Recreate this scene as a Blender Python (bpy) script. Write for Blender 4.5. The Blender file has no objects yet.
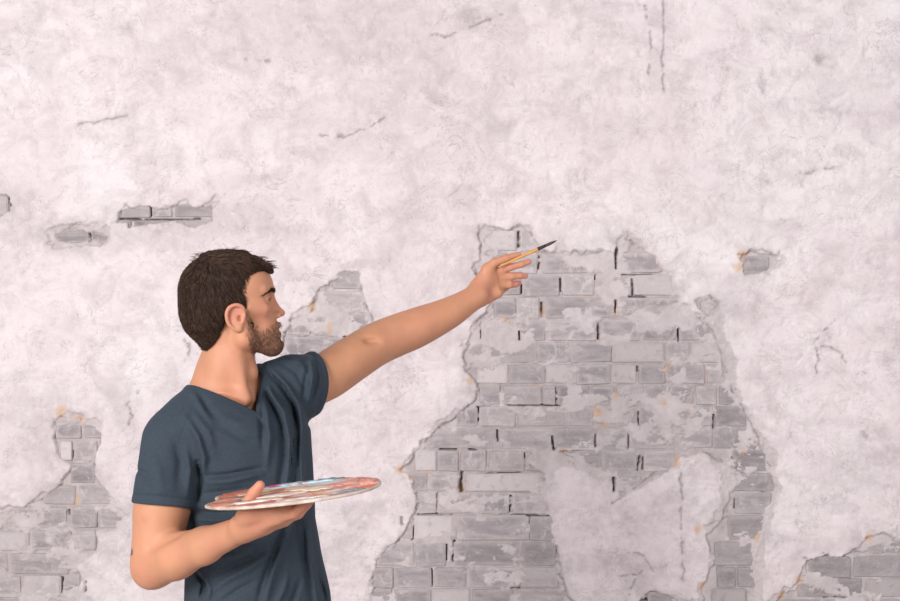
import bpy, bmesh, math, random
import numpy as np
from mathutils import Vector, Matrix

random.seed(7)
RNG = np.random.default_rng(7)
S = bpy.context.scene
COL = S.collection

# ------------------------------------------------------------------ camera
CAM_Y, CAM_Z, FPX = -2.78, 1.69, 1250.0
cam = bpy.data.cameras.new('camera')
cam.sensor_width = 36.0
cam.lens = 50.0
cam_o = bpy.data.objects.new('camera', cam)
cam_o.location = (0, CAM_Y, CAM_Z)
cam_o.rotation_euler = (math.radians(90), 0, 0)
COL.objects.link(cam_o)
S.camera = cam_o

# ------------------------------------------------------------------ light
S.view_settings.view_transform = 'Standard'
S.view_settings.look = 'None'
S.view_settings.gamma = 1.0
S.view_settings.use_curve_mapping = False
S.view_settings.exposure = -0.03
world = bpy.data.worlds.new('studio_air')
S.world = world
world.use_nodes = True
bg = world.node_tree.nodes['Background']
bg.inputs[0].default_value = (1.0, 0.965, 0.975, 1)
bg.inputs[1].default_value = 0.33


def area(name, loc, target, size, power, color, size_y=None):
    l = bpy.data.lights.new(name, 'AREA')
    l.shape = 'RECTANGLE'
    l.size = size
    l.size_y = size_y or size
    l.energy = power
    l.color = color
    o = bpy.data.objects.new(name, l)
    o.location = loc
    d = Vector(target) - Vector(loc)
    o.rotation_euler = d.to_track_quat('-Z', 'Y').to_euler()
    COL.objects.link(o)
    return o


area('studio_softbox_key', (-2.9, -4.0, 2.7), (-0.1, 0.6, 1.35), 1.8, 275, (1.0, 0.955, 0.935), 1.8)
area('studio_softbox_wall', (2.4, -3.6, 2.9), (0.5, 1.5, 1.3), 1.6, 84, (1.0, 0.95, 0.96), 1.6)


def W(px, py, D):
    """a point seen at that place of the photograph, D metres from the camera plane"""
    return np.array([(px - 450) / FPX * D, CAM_Y + D, CAM_Z - (py - 300.5) / FPX * D])


# ------------------------------------------------------------------ noise
def _hash(ix, iy, iz, seed):
    n = (ix * 374761393 + iy * 668265263 + iz * 2147483647 + seed * 974634777) & 0xFFFFFFFF
    n = ((n ^ (n >> 13)) * 1274126177) & 0xFFFFFFFF
    n = n ^ (n >> 16)
    return (n & 0xFFFF).astype(np.float32) / 65535.0


def vnoise(x, y, z=None, seed=0):
    ix = np.floor(x).astype(np.int64); fx = (x - ix).astype(np.float32)
    iy = np.floor(y).astype(np.int64); fy = (y - iy).astype(np.float32)
    fx = fx * fx * fx * (fx * (fx * 6 - 15) + 10); fy = fy * fy * fy * (fy * (fy * 6 - 15) + 10)
    if z is None:
        a = _hash(ix, iy, 0, seed); b = _hash(ix + 1, iy, 0, seed)
        c = _hash(ix, iy + 1, 0, seed); d = _hash(ix + 1, iy + 1, 0, seed)
        return (a + (b - a) * fx) * (1 - fy) + (c + (d - c) * fx) * fy
    iz = np.floor(z).astype(np.int64); fz = (z - iz).astype(np.float32)
    fz = fz * fz * (3 - 2 * fz)
    r = []
    for k in (0, 1):
        a = _hash(ix, iy, iz + k, seed); b = _hash(ix + 1, iy, iz + k, seed)
        c = _hash(ix, iy + 1, iz + k, seed); d = _hash(ix + 1, iy + 1, iz + k, seed)
        r.append((a + (b - a) * fx) * (1 - fy) + (c + (d - c) * fx) * fy)
    return r[0] * (1 - fz) + r[1] * fz


def fbm(x, y, z=None, o=4, seed=0, gain=0.5):
    s = 0; a = 1.0; t = 0
    for i in range(o):
        s = s + a * vnoise(x * 2 ** i + 17.3 * i, y * 2 ** i + 9.1 * i, None if z is None else z * 2 ** i, seed + i)
        t += a; a *= gain
    return s / t


def sstep(a, b, x):
    t = np.clip((x - a) / (b - a), 0, 1)
    return t * t * (3 - 2 * t)


# ------------------------------------------------------------------ materials
def mat(name):
    m = bpy.data.materials.new(name)
    m.use_nodes = True
    nt = m.node_tree
    return m, nt, nt.nodes['Principled BSDF']


def node(nt, t, **kw):
    n = nt.nodes.new(t)
    for k, v in kw.items():
        setattr(n, k, v)
    return n


def noise(nt, vec, scale, detail=4, rough=0.55, dist=0.0):
    n = node(nt, 'ShaderNodeTexNoise')
    n.inputs['Scale'].default_value = scale
    n.inputs['Detail'].default_value = detail
    n.inputs['Roughness'].default_value = rough
    n.inputs['Distortion'].default_value = dist
    if vec is not None:
        nt.links.new(vec, n.inputs['Vector'])
    return n.outputs[0]


def ramp(nt, fac, stops):
    r = node(nt, 'ShaderNodeValToRGB')
    el = r.color_ramp.elements
    while len(el) < len(stops):
        el.new(0.5)
    for e, (p, c) in zip(el, stops):
        e.position = p
        e.color = (c, c, c, 1) if isinstance(c, (int, float)) else (*c, 1)
    nt.links.new(fac, r.inputs[0])
    return r.outputs[0]


def mix(nt, fac, a, b, mode='MIX'):
    n = node(nt, 'ShaderNodeMix', data_type='RGBA', blend_type=mode)
    for s, v in ((n.inputs[0], fac), (n.inputs[6], a), (n.inputs[7], b)):
        if isinstance(v, (int, float)):
            s.default_value = v
        elif isinstance(v, tuple):
            s.default_value = (*v, 1)
        else:
            nt.links.new(v, s)
    return n.outputs[2]


def mul(nt, a, b, op='MULTIPLY'):
    n = node(nt, 'ShaderNodeMath', operation=op)
    for s, v in ((n.inputs[0], a), (n.inputs[1], b)):
        if isinstance(v, (int, float)):
            s.default_value = v
        else:
            nt.links.new(v, s)
    return n.outputs[0]


def bump(nt, bsdf, h, strength, dist):
    b = node(nt, 'ShaderNodeBump')
    b.inputs['Strength'].default_value = strength
    b.inputs['Distance'].default_value = dist
    nt.links.new(h, b.inputs['Height'])
    nt.links.new(b.outputs[0], bsdf.inputs['Normal'])


def attr(nt, name):
    return node(nt, 'ShaderNodeAttribute', attribute_name=name)


def pos(nt, scale=(1, 1, 1), obj=False):
    src = node(nt, 'ShaderNodeTexCoord').outputs['Object'] if obj else node(nt, 'ShaderNodeNewGeometry').outputs['Position']
    m = node(nt, 'ShaderNodeMapping')
    m.inputs['Scale'].default_value = scale
    nt.links.new(src, m.inputs[0])
    return m.outputs[0]


def wall_material():
    m, nt, b = mat('old_whitewashed_plaster')
    P = pos(nt)
    # coat: pinkish white limewash, cloudy
    cloud = noise(nt, P, 1.7, 6, 0.62, 0.6)
    coat = ramp(nt, cloud, [(0.32, (0.72, 0.640, 0.660)), (0.50, (0.80, 0.728, 0.745)), (0.68, (0.86, 0.815, 0.825))])
    blot = ramp(nt, noise(nt, P, 9.0, 8, 0.68, 0.9), [(0.46, 0.0), (0.72, 1.0)])
    coat = mix(nt, mul(nt, blot, 0.60), coat, (0.50, 0.440, 0.452))
    veil = ramp(nt, noise(nt, pos(nt, (1.0, 1.0, 2.2)), 3.6, 8, 0.66, 1.6), [(0.50, 0.0), (0.68, 1.0)])
    coat = mix(nt, mul(nt, veil, 0.38), coat, (0.55, 0.49, 0.505))
    fleck = ramp(nt, noise(nt, P, 48.0, 8, 0.74, 1.2), [(0.56, 0.0), (0.72, 1.0)])
    coat = mix(nt, mul(nt, fleck, 0.55), coat, (0.44, 0.395, 0.40))
    white = ramp(nt, noise(nt, P, 22.0, 6, 0.66), [(0.50, 0.0), (0.70, 1.0)])
    coat = mix(nt, mul(nt, white, 0.38), coat, (0.90, 0.86, 0.87))
    veins = None
    for sc, seedv, wid in ((7.0, (0, 0, 0), .010), (19.0, (3, 1, 7), .016)):
        n_ = noise(nt, P, sc, 7, 0.6, 1.4)
        line = ramp(nt, n_, [(0.5 - wid, 0.0), (0.5, 1.0), (0.5 + wid, 0.0)])
        gate = ramp(nt, noise(nt, P, sc * 0.55, 4, 0.6), [(0.50, 0.0), (0.62, 1.0)])
        v_ = mul(nt, line, gate)
        veins = v_ if veins is None else mul(nt, veins, v_, 'MAXIMUM')
    coat = mix(nt, mul(nt, veins, 0.55), coat, (0.36, 0.315, 0.32))
    stain = attr(nt, 'stain').outputs['Fac']
    sn = ramp(nt, noise(nt, P, 30.0, 6, 0.7), [(0.30, 0.15), (0.66, 1.0)])
    coat = mix(nt, mul(nt, stain, sn), coat, (0.36, 0.325, 0.335))
    # bared mortar and cement smears
    mo = ramp(nt, noise(nt, P, 14.0, 7, 0.68, 0.6), [(0.32, (0.43, 0.385, 0.385)), (0.52, (0.545, 0.495, 0.495)), (0.72, (0.68, 0.63, 0.635))])
    expo = attr(nt, 'bared').outputs['Fac']
    c = mix(nt, expo, coat, mo)
    rust = attr(nt, 'ochre').outputs['Fac']
    c = mix(nt, rust, c, (0.66, 0.40, 0.20))
    c = mix(nt, attr(nt, 'dirt_shade').outputs['Fac'], c, (0.055, 0.045, 0.045))
    nt.links.new(c, b.inputs['Base Color'])
    b.inputs['Roughness'].default_value = 0.92
    b.inputs['Specular IOR Level'].default_value = 0.15
    h = mul(nt, mul(nt, noise(nt, P, 55.0, 8, 0.7), 1.0), mul(nt, noise(nt, P, 240.0, 4, 0.6), 0.35), 'ADD')
    bump(nt, b, h, 0.45, 0.006)
    return m


def brick_material():
    m, nt, b = mat('grey_limewashed_brick')
    P = pos(nt, (7, 7, 26))
    oi = node(nt, 'ShaderNodeObjectInfo')
    base = ramp(nt, oi.outputs['Random'], [(0.0, (0.335, 0.302, 0.318)), (0.40, (0.385, 0.348, 0.362)), (0.78, (0.45, 0.408, 0.418)), (0.95, (0.66, 0.605, 0.615))])
    st = ramp(nt, noise(nt, P, 1.0, 6, 0.65, 0.8), [(0.40, 0.0), (0.70, 1.0)])
    c = mix(nt, mul(nt, st, 0.75), base, (0.63, 0.58, 0.585))
    P2 = pos(nt)
    ed = ramp(nt, noise(nt, P2, 36.0, 6, 0.7), [(0.30, 1.0), (0.46, 0.0)])
    c = mix(nt, mul(nt, ed, 0.45), c, (0.27, 0.240, 0.250))
    # lime left along the arrises: distance to the brick's edges, broken by noise
    sep = node(nt, 'ShaderNodeSeparateXYZ')
    nt.links.new(node(nt, 'ShaderNodeTexCoord').outputs['Generated'], sep.inputs[0])
    def off(o, k): return mul(nt, mul(nt, mul(nt, o, 0.5, 'SUBTRACT'), 0, 'ADD'), k)
    ax = node(nt, 'ShaderNodeMath', operation='ABSOLUTE'); nt.links.new(off(sep.outputs[0], 2.0), ax.inputs[0])
    az = node(nt, 'ShaderNodeMath', operation='ABSOLUTE'); nt.links.new(off(sep.outputs[2], 2.0), az.inputs[0])
    e = mul(nt, mul(nt, ax.outputs[0], 4.0, 'POWER'), mul(nt, az.outputs[0], 2.2, 'POWER'), 'MAXIMUM')
    e = mul(nt, e, mul(nt, noise(nt, P2, 24.0, 6, 0.7, 0.8), 1.5), 'MULTIPLY')
    c = mix(nt, ramp(nt, e, [(0.22, 0.0), (0.62, 0.85)]), c, (0.575, 0.520, 0.525))
    wh = ramp(nt, noise(nt, P2, 17.0, 7, 0.72, 1.0), [(0.52, 0.0), (0.66, 1.0)])
    c = mix(nt, mul(nt, wh, 0.75), c, (0.68, 0.63, 0.635))
    c = mix(nt, 1.0, c, oi.outputs['Color'], 'MULTIPLY')
    nt.links.new(c, b.inputs['Base Color'])
    b.inputs['Roughness'].default_value = 0.9
    b.inputs['Specular IOR Level'].default_value = 0.15
    bump(nt, b, noise(nt, P2, 90.0, 7, 0.7), 0.7, 0.005)
    return m


def attr_material(name, rough, spec, sss=0.0, bump_scale=0, bump_d=0.0, attr_name='tone', sheen=0.0):
    m, nt, b = mat(name)
    a = attr(nt, attr_name).outputs['Color']
    nt.links.new(a, b.inputs['Base Color'])
    b.inputs['Roughness'].default_value = rough
    b.inputs['Specular IOR Level'].default_value = spec
    if sss:
        b.inputs['Subsurface Weight'].default_value = sss
        b.inputs['Subsurface Radius'].default_value = (1.0, 0.35, 0.2)
        b.inputs['Subsurface Scale'].default_value = 0.006
    if sheen:
        b.inputs['Sheen Weight'].default_value = sheen
        b.inputs['Sheen Roughness'].default_value = 0.5
    if bump_scale:
        bump(nt, b, noise(nt, pos(nt), bump_scale, 5, 0.6), 0.5, bump_d)
    return m


def plain(name, color, rough, spec=0.4, metallic=0.0, nscale=0, dark=None):
    m, nt, b = mat(name)
    if nscale:
        f = ramp(nt, noise(nt, pos(nt, obj=True), nscale, 6, 0.6), [(0.35, 0.0), (0.65, 1.0)])
        c = mix(nt, f, color, dark or tuple(v * 0.8 for v in color))
        nt.links.new(c, b.inputs['Base Color'])
    else:
        b.inputs['Base Color'].default_value = (*color, 1)
    b.inputs['Roughness'].default_value = rough
    b.inputs['Specular IOR Level'].default_value = spec
    b.inputs['Metallic'].default_value = metallic
    return m


def shirt_material():
    m, nt, b = mat('slate_blue_cotton_jersey')
    P = pos(nt)
    c = mix(nt, ramp(nt, noise(nt, P, 160.0, 3, 0.6), [(0.3, 0.0), (0.7, 1.0)]), (0.039, 0.054, 0.072), (0.047, 0.064, 0.083))
    c = mix(nt, attr(nt, 'seam').outputs['Fac'], c, (0.028, 0.045, 0.062))
    nt.links.new(c, b.inputs['Base Color'])
    b.inputs['Roughness'].default_value = 0.9
    b.inputs['Specular IOR Level'].default_value = 0.12
    b.inputs['Sheen Weight'].default_value = 0.08
    b.inputs['Sheen Roughness'].default_value = 0.45
    b.inputs['Sheen Tint'].default_value = (0.6, 0.75, 0.9, 1)
    bump(nt, b, noise(nt, P, 700.0, 2, 0.5), 0.25, 0.001)
    return m


# ------------------------------------------------------------------ object helpers
def tag(o, label=None, cat=None, group=None, kind=None):
    for k, v in (('label', label), ('category', cat), ('group', group), ('kind', kind)):
        if v:
            o[k] = v
    return o


def mesh_obj(name, verts, faces, material, parent=None, smooth=True, attrs=None):
    me = bpy.data.meshes.new(name)
    V = np.asarray(verts, np.float32)
    me.vertices.add(len(V))
    me.vertices.foreach_set('co', V.ravel())
    F = np.asarray(faces, np.int32)
    n, k = F.shape
    me.loops.add(n * k)
    me.loops.foreach_set('vertex_index', F.ravel())
    me.polygons.add(n)
    me.polygons.foreach_set('loop_start', np.arange(0, n * k, k, dtype=np.int32))
    me.update(calc_edges=True)
    me.validate()
    if smooth:
        me.polygons.foreach_set('use_smooth', np.ones(len(me.polygons), bool))
    for an, av in (attrs or {}).items():
        av = np.asarray(av, np.float32)
        if av.ndim == 1:
            a = me.attributes.new(an, 'FLOAT', 'POINT')
            a.data.foreach_set('value', av)
        else:
            a = me.attributes.new(an, 'FLOAT_COLOR', 'POINT')
            a.data.foreach_set('color', np.hstack([av, np.ones((len(av), 1), np.float32)]).ravel())
    me.materials.append(material)
    o = bpy.data.objects.new(name, me)
    COL.objects.link(o)
    if parent:
        o.parent = parent
        o.matrix_parent_inverse = Matrix.Translation(-Vector(parent.location))
    return o


def empty(name, loc):
    o = bpy.data.objects.new(name, None)
    o.location = loc
    o.empty_display_size = 0.1
    COL.objects.link(o)
    return o


# ================================================================== WALL
WALL_D = 4.28
WALL_Y = CAM_Y + WALL_D
SW = WALL_D / FPX                     # metres per photograph pixel on the wall


def wx(px): return (px - 450) * SW
def wz(py): return CAM_Z - (py - 300.5) * SW


BARE = {   # outlines of the places where the coat has fallen off, in photograph pixels on the wall
    'main': [(478, 232), (484, 226), (500, 229), (512, 233), (518, 226), (530, 232), (537, 246), (548, 252), (580, 254), (600, 250), (615, 252),
             (620, 240), (624, 237), (640, 247), (652, 254), (660, 267), (671, 272), (675, 281), (683, 300), (690, 310), (703, 318), (712, 330),
             (718, 345), (724, 362), (730, 385), (740, 405), (752, 432), (765, 455), (770, 474), (780, 486), (771, 500), (763, 525), (757, 545),
             (749, 572), (753, 590), (752, 630), (705, 630), (700, 588), (713, 560), (706, 535), (722, 520), (729, 500), (735, 480), (726, 464), (708, 456),
             (692, 454), (676, 461), (661, 478), (640, 488), (621, 497), (609, 481), (598, 477), (585, 470), (569, 464), (555, 470), (548, 485),
             (546, 500), (550, 520), (555, 545), (561, 560), (561, 580), (575, 606), (575, 630), (366, 630), (370, 601), (372, 580), (378, 560), (386, 548), (401, 536),
             (412, 522), (417, 505), (412, 482), (401, 468), (417, 455), (419, 442), (436, 431), (453, 419), (475, 400), (478, 385), (468, 372), (464, 357), (468, 340),
             (477, 323), (493, 305), (482, 286), (473, 268), (480, 247)],
    'back': [(56, 417), (70, 413), (84, 416), (101, 422), (97, 453), (95, 478), (111, 495), (127, 516), (124, 530), (96, 532), (98, 548), (86, 560),
             (74, 566), (84, 580), (78, 601), (78, 630), (-60, 630), (-60, 505), (14, 506), (38, 502), (63, 484), (71, 462), (58, 452), (55, 435)],
    'face': [(284, 334), (291, 319), (314, 310), (318, 291), (332, 283), (340, 272), (360, 272), (363, 293), (369, 312), (376, 330), (380, 356), (284, 360)],
    'slot': [(117, 220), (127, 207), (147, 205), (167, 210), (187, 204), (213, 209), (211, 221), (197, 227), (167, 222), (134, 228)],
    'scar': [(53, 236), (70, 227), (90, 231), (107, 232), (108, 241), (86, 243), (63, 242)],
    'edge': [(-20, 194), (8, 196), (12, 208), (4, 217), (-20, 222)],
    'knock': [(738, 257), (750, 250), (775, 254), (779, 262), (766, 272), (745, 274)],
    'corner': [(776, 601), (785, 591), (800, 579), (803, 558), (816, 557), (827, 553), (839, 558), (856, 548), (866, 536), (883, 531), (900, 540), (960, 545), (960, 630), (770, 630)],
    'foot': [(640, 606), (645, 594), (655, 590), (667, 596), (688, 602), (688, 630), (640, 630)],
    'chip': [(692, 300), (706, 296), (719, 303), (716, 318), (704, 322)],
}
ROWS = [230, 252, 274, 296.5, 319, 341.6, 363.5, 384.5, 405.5, 427, 449.5, 472, 492, 514.5, 541, 566.5, 588, 610]
MAIN_BRICKS = [
    [(481, 516), (522, 546)],
    [(476, 507), (509, 537), (541, 614), (618, 660)],
    [(488, 520), (523, 559), (562, 593), (596, 631), (634, 673)],
    [(494, 515), (517, 539), (544, 613), (617, 682), (684, 700)],
    [(482, 518), (520, 545), (548, 596), (601, 640), (643, 676), (680, 716)],
    [(470, 536), (538, 569), (571, 611), (613, 664), (666, 689), (691, 722)],
    [(477, 508), (510, 544), (546, 574), (576, 609), (612, 636), (639, 665), (668, 683), (685, 704), (707, 728)],
    [(480, 500), (503, 540), (543, 555), (557, 589), (592, 614), (617, 644), (646, 668), (670, 693), (696, 716), (719, 738)],
    [(457, 477), (480, 515), (517, 566), (568, 593), (603, 637), (640, 673), (676, 711), (715, 746)],
    [(424, 496), (499, 550), (555, 594), (597, 627), (630, 675), (678, 712), (714, 756)],
    [(415, 436), (438, 458), (461, 486), (489, 523), (526, 560), (563, 602), (604, 636), (644, 675), (733, 768)],
    [(410, 427), (429, 457), (466, 541), (543, 560), (600, 612), (615, 640), (733, 772)],
    [(419, 436), (438, 471), (474, 508), (513, 546), (735, 771)],
    [(384, 412), (415, 453), (456, 528), (530, 552), (728, 763)],
    [(378, 414), (416, 445), (454, 520), (522, 556), (714, 752)],
    [(374, 393), (395, 431), (435, 465), (467, 519), (522, 558), (717, 735), (738, 754)],
    [(366, 392), (394, 430), (432, 470), (472, 512), (514, 566), (712, 746)],
]
OTHER_BRICKS = [   # y0, y1, [x spans]
    (418, 438, [(57, 81), (84, 101)]), (441, 460, [(61, 72), (75, 97)]), (463, 483, [(71, 94)]), (486, 504, [(44, 75), (79, 113)]),
    (507, 528, [(17, 66), (71, 97), (99, 126)]), (531, 550, [(-18, 28), (31, 71), (74, 96)]), (553, 573, [(-20, 7), (10, 69), (72, 86)]),
    (576, 597, [(-20, 20), (24, 61), (65, 80)]), (600, 620, [(-20, 40), (43, 80)]),
    (270, 289, [(333, 362)]), (292, 312, [(318, 365)]), (315, 335, [(287, 310), (313, 372)]), (337, 358, [(285, 345), (348, 378)]),
    (205, 217, [(123, 150), (153, 172), (175, 213)]), (220.5, 231, [(120, 131), (134, 170), (173, 209)]),
    (229, 243, [(55, 88), (92, 108)]), (197, 216, [(-20, 8)]), (256, 273, [(743, 769)]),
    (537, 554, [(868, 915)]), (556, 577, [(809, 850), (853, 915)]), (579, 597, [(797, 834), (837, 861), (864, 915)]), (599.5, 618, [(782, 820), (823, 860), (863, 915)]),
    (592, 612, [(648, 685)]),
]
GAPS = [  # open joints: x, y0, x, y1, half width px
    (518.5, 232, 518.5, 246, 1.5), (539, 257, 539, 269, 1.1), (560.5, 279, 560.5, 291, 1.0), (632.5, 280, 632.5, 295, 1.1), (616.5, 246, 615.5, 268, 1.2), (521.5, 285, 521.5, 293, 1.1),
    (616, 301, 616, 312, 1.1), (541.3, 303, 541.3, 316, 1.5), (678.3, 329, 678.3, 341, 1.2), (598, 324, 599, 339, 1.3), (519.5, 332, 519.5, 339, 1.2), (481, 331, 482, 338, 0.9),
    (713.5, 415, 713.5, 432, 1.2), (638.5, 413, 638.5, 431, 0.9), (628.5, 436, 628.5, 448, 1.1), (639.5, 456, 638, 470, 1.0), (643, 458, 643, 469, 0.8), (614, 478, 614, 491, 1.1),
    (478.5, 408, 478, 421, 1.0), (497.5, 431, 497.5, 441, 0.9), (552, 437, 554, 449, 1.2), (524.5, 454, 524.5, 461, 0.9), (461.5, 471, 461.5, 491, 2.2), (437.3, 494, 437.3, 508, 0.9), (510.5, 496, 509.5, 512, 1.4),
    (595.5, 279, 596, 276, 0.8), (620, 275, 652, 275, 0.6), (630, 297, 645, 297.5, 1.0), (488, 297, 500, 297, 0.9), (418, 514.5, 452, 514, 0.7), (512, 516.5, 548, 516, 0.7), (476, 474.5, 520, 473.5, 0.5), (555, 451.5, 595, 452, 0.6),
    (595, 435, 596, 447, 0.8), (555.5, 389, 555.5, 402, 0.8), (636.5, 367, 637.5, 371, 1.2), (735, 499.5, 762, 499.5, 0.9), (735.5, 500, 735.5, 508, 0.8), (733, 458, 748, 459, 1.0),
    (150, 207, 150, 216, 1.3), (120, 219, 172, 220, 1.2), (172, 220, 200, 219, 0.7), (130, 222, 130, 227, 0.9), (90, 234, 90, 241, 1.0), (9.5, 198, 10.5, 210, 1.3),
    (61.5, 578, 62, 592, 1.4), (86, 581, 86, 590, 1.2), (90, 535, 90.5, 541, 1.0), (68.5, 510, 69, 514, 1.0), (72.5, 452, 72.5, 458, 1.2), (290, 321, 290, 331, 0.9), (345, 337, 345.5, 341, 1.5),
    (825, 597, 845, 597, 1.3), (640, 600, 665, 600, 1.2), (402, 518, 403, 524, 1.2), (378, 577, 378, 580, 1.4), (508, 405, 560, 405.5, 0.4), (440, 449.5, 456, 449.5, 0.7), (470, 449, 476, 451, 1.2), (456, 441, 468, 443, 0.9),
    (415, 525, 412, 540, 0.7), (446, 545, 446, 560, 0.6), (455, 541, 452, 563, 0.7), (432, 570, 432, 586, 0.6), (520, 588, 512, 588, 0.6),
]
CRACKS = [  # polylines
    [(400, 468), (412, 455), (419, 442), (436, 431), (453, 419), (465, 408), (477, 398), (478, 382)],
    [(366, 601), (372, 578), (380, 560), (388, 547), (404, 535), (416, 517), (417, 503), (413, 484)],
    [(284, 333), (291, 330), (290, 320), (302, 316), (313, 309), (317, 292), (331, 284), (336, 279)],
    [(291, 335), (302, 338), (312, 332)],
    [(556, 545), (560, 560), (560, 575), (566, 592), (573, 603)],
    [(680, 472), (681, 500), (680, 530), (682, 555), (683, 580)],
    [(627, 551), (642, 554), (653, 571)], [(620, 575), (640, 574)], [(640, 570), (628, 595)],
    [(798, 174), (818, 170), (840, 166)], [(812, 343), (822, 331), (834, 320)], [(812, 345), (818, 357), (814, 372)],
    [(431, 36), (445, 38), (462, 31), (480, 24), (503, 15)], [(662, 0), (663, 30), (661, 60), (664, 92)], [(645, 5), (650, 40), (648, 80)],
    [(80, 124), (100, 122), (128, 117)], [(318, 135), (345, 136), (360, 132), (385, 118)],
    [(702, 452), (730, 466), (752, 478), (764, 492)], [(724, 366), (733, 392), (744, 410), (756, 438), (772, 470)], [(745, 440), (758, 452), (760, 470)],
    [(690, 309), (704, 322), (715, 336), (722, 358), (724, 380)], [(703, 318), (712, 312), (719, 303), (710, 296), (694, 300)],
    [(478, 226), (481, 246), (474, 266), (480, 280)], [(476, 324), (488, 312), (497, 303)], [(470, 342), (464, 357), (467, 372)],
    [(185, 340), (192, 347), (186, 362)], [(195, 352), (202, 353)], [(125, 430), (134, 415), (128, 404), (140, 392)],
    [(16, 512), (30, 503), (48, 497), (62, 484)], [(54, 418), (60, 430), (56, 440)], [(738, 255), (760, 250), (776, 256), (786, 248)],
    [(800, 556), (812, 560), (822, 553), (838, 559), (856, 548)], [(866, 538), (884, 532), (900, 544)], [(856, 552), (880, 550), (905, 552)],
    [(705, 525), (718, 521), (728, 516)], [(640, 597), (650, 590), (662, 594), (676, 600)], [(776, 600), (784, 592), (799, 581)],
    [(612, 502), (628, 492), (646, 480), (662, 466)], [(617, 250), (623, 238), (640, 248), (654, 258)], [(530, 232), (540, 249), (556, 253), (575, 251), (582, 255), (604, 250)],
    [(820, 346), (842, 352), (840, 358), (864, 372)], [(524, 372), (532, 376), (545, 370), (574, 364)], [(246, 60), (270, 62)], [(360, 285), (363, 300), (370, 315), (378, 330)],
    [(120, 215), (128, 206), (134, 210)], [(60, 236), (74, 226), (84, 222)], [(205, 206), (216, 196)],
]
OCHRE = [(652, 260, 4), (655, 267, 4), (667, 281, 4), (591, 294, 3), (616, 313, 3), (668, 369, 4), (702, 378, 4), (616, 396, 3), (597, 413, 4), (603, 426, 3), (590, 422, 3), (676, 460, 4), (744, 457, 5), (741, 254, 5),
         (737, 266, 4), (401, 468, 4), (465, 494, 4), (461, 486, 3), (428, 472, 4), (470, 382, 3), (536, 382, 4), (312, 308, 4), (329, 324, 3), (62, 412, 5), (80, 420, 4), (799, 581, 5), (782, 594, 4), (869, 537, 5), (753, 535, 5),
         (697, 530, 4), (701, 586, 4), (76, 503, 4), (78, 496, 3), (62, 586, 3), (505, 320, 4), (545, 310, 4), (563, 448, 4), (490, 302, 3), (330, 330, 3), (412, 478, 3), (458, 447, 3), (664, 404, 3), (686, 411, 3)]
STAINS = [(470, 18, 40, 9, .55), (655, 40, 14, 45, .30), (320, 40, 90, 26, .28), (150, 45, 40, 18, .30), (816, 62, 5, 5, .9), (761, 85, 6, 7, .75), (762, 184, 7, 6, .7), (372, 35, 40, 16, .2), (330, 132, 60, 18, .22),
          (70, 234, 50, 18, .75), (165, 219, 62, 18, .72), (5, 212, 40, 40, .55), (700, 205, 60, 40, .15), (820, 105, 40, 10, .4), (40, 140, 40, 40, .12), (745, 300, 22, 16, .4), (850, 470, 60, 26, .35), (865, 436, 8, 3, .8),
          (475, 130, 30, 20, .25), (620, 130, 60, 16, .22), (40, 420, 60, 40, .22), (120, 400, 26, 36, .35), (170, 380, 20, 30, .3), (390, 290, 40, 40, .18), (470, 255, 16, 30, .4), (735, 310, 10, 18, .4), (775, 488, 12, 8, .5), (742, 418, 10, 22, .35), (755, 450, 12, 18, .4),
          (715, 330, 10, 22, .35), (410, 420, 36, 30, .14), (150, 560, 40, 40, .2), (340, 560, 30, 50, .16), (830, 560, 60, 12, .3), (640, 575, 20, 12, .3), (330, 425, 18, 50, .18), (285, 230, 90, 5, .3), (870, 90, 26, 40, .22), (300, 15, 60, 14, .3)]


def poly_sd(px, py, poly):
    """signed distance to a polygon, positive inside"""
    P = np.asarray(poly, np.float32)
    Q = np.roll(P, -1, 0)
    d2 = np.full(px.shape, 1e9, np.float32)
    ins = np.zeros(px.shape, bool)
    for (ax, ay), (bx, by) in zip(P, Q):
        ex, ey = bx - ax, by - ay
        wxx, wyy = px - ax, py - ay
        t = np.clip((wxx * ex + wyy * ey) / (ex * ex + ey * ey + 1e-9), 0, 1)
        d2 = np.minimum(d2, (wxx - ex * t) ** 2 + (wyy - ey * t) ** 2)
        c = ((ay > py) != (by > py))
        if ey != 0:
            ins ^= c & (px < ex * (py - ay) / ey + ax)
    d = np.sqrt(d2)
    return np.where(ins, d, -d)


def seg_d(px, py, ax, ay, bx, by):
    ex, ey = bx - ax, by - ay
    t = np.clip(((px - ax) * ex + (py - ay) * ey) / (ex * ex + ey * ey + 1e-9), 0, 1)
    return np.hypot(px - ax - ex * t, py - ay - ey * t)


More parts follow.
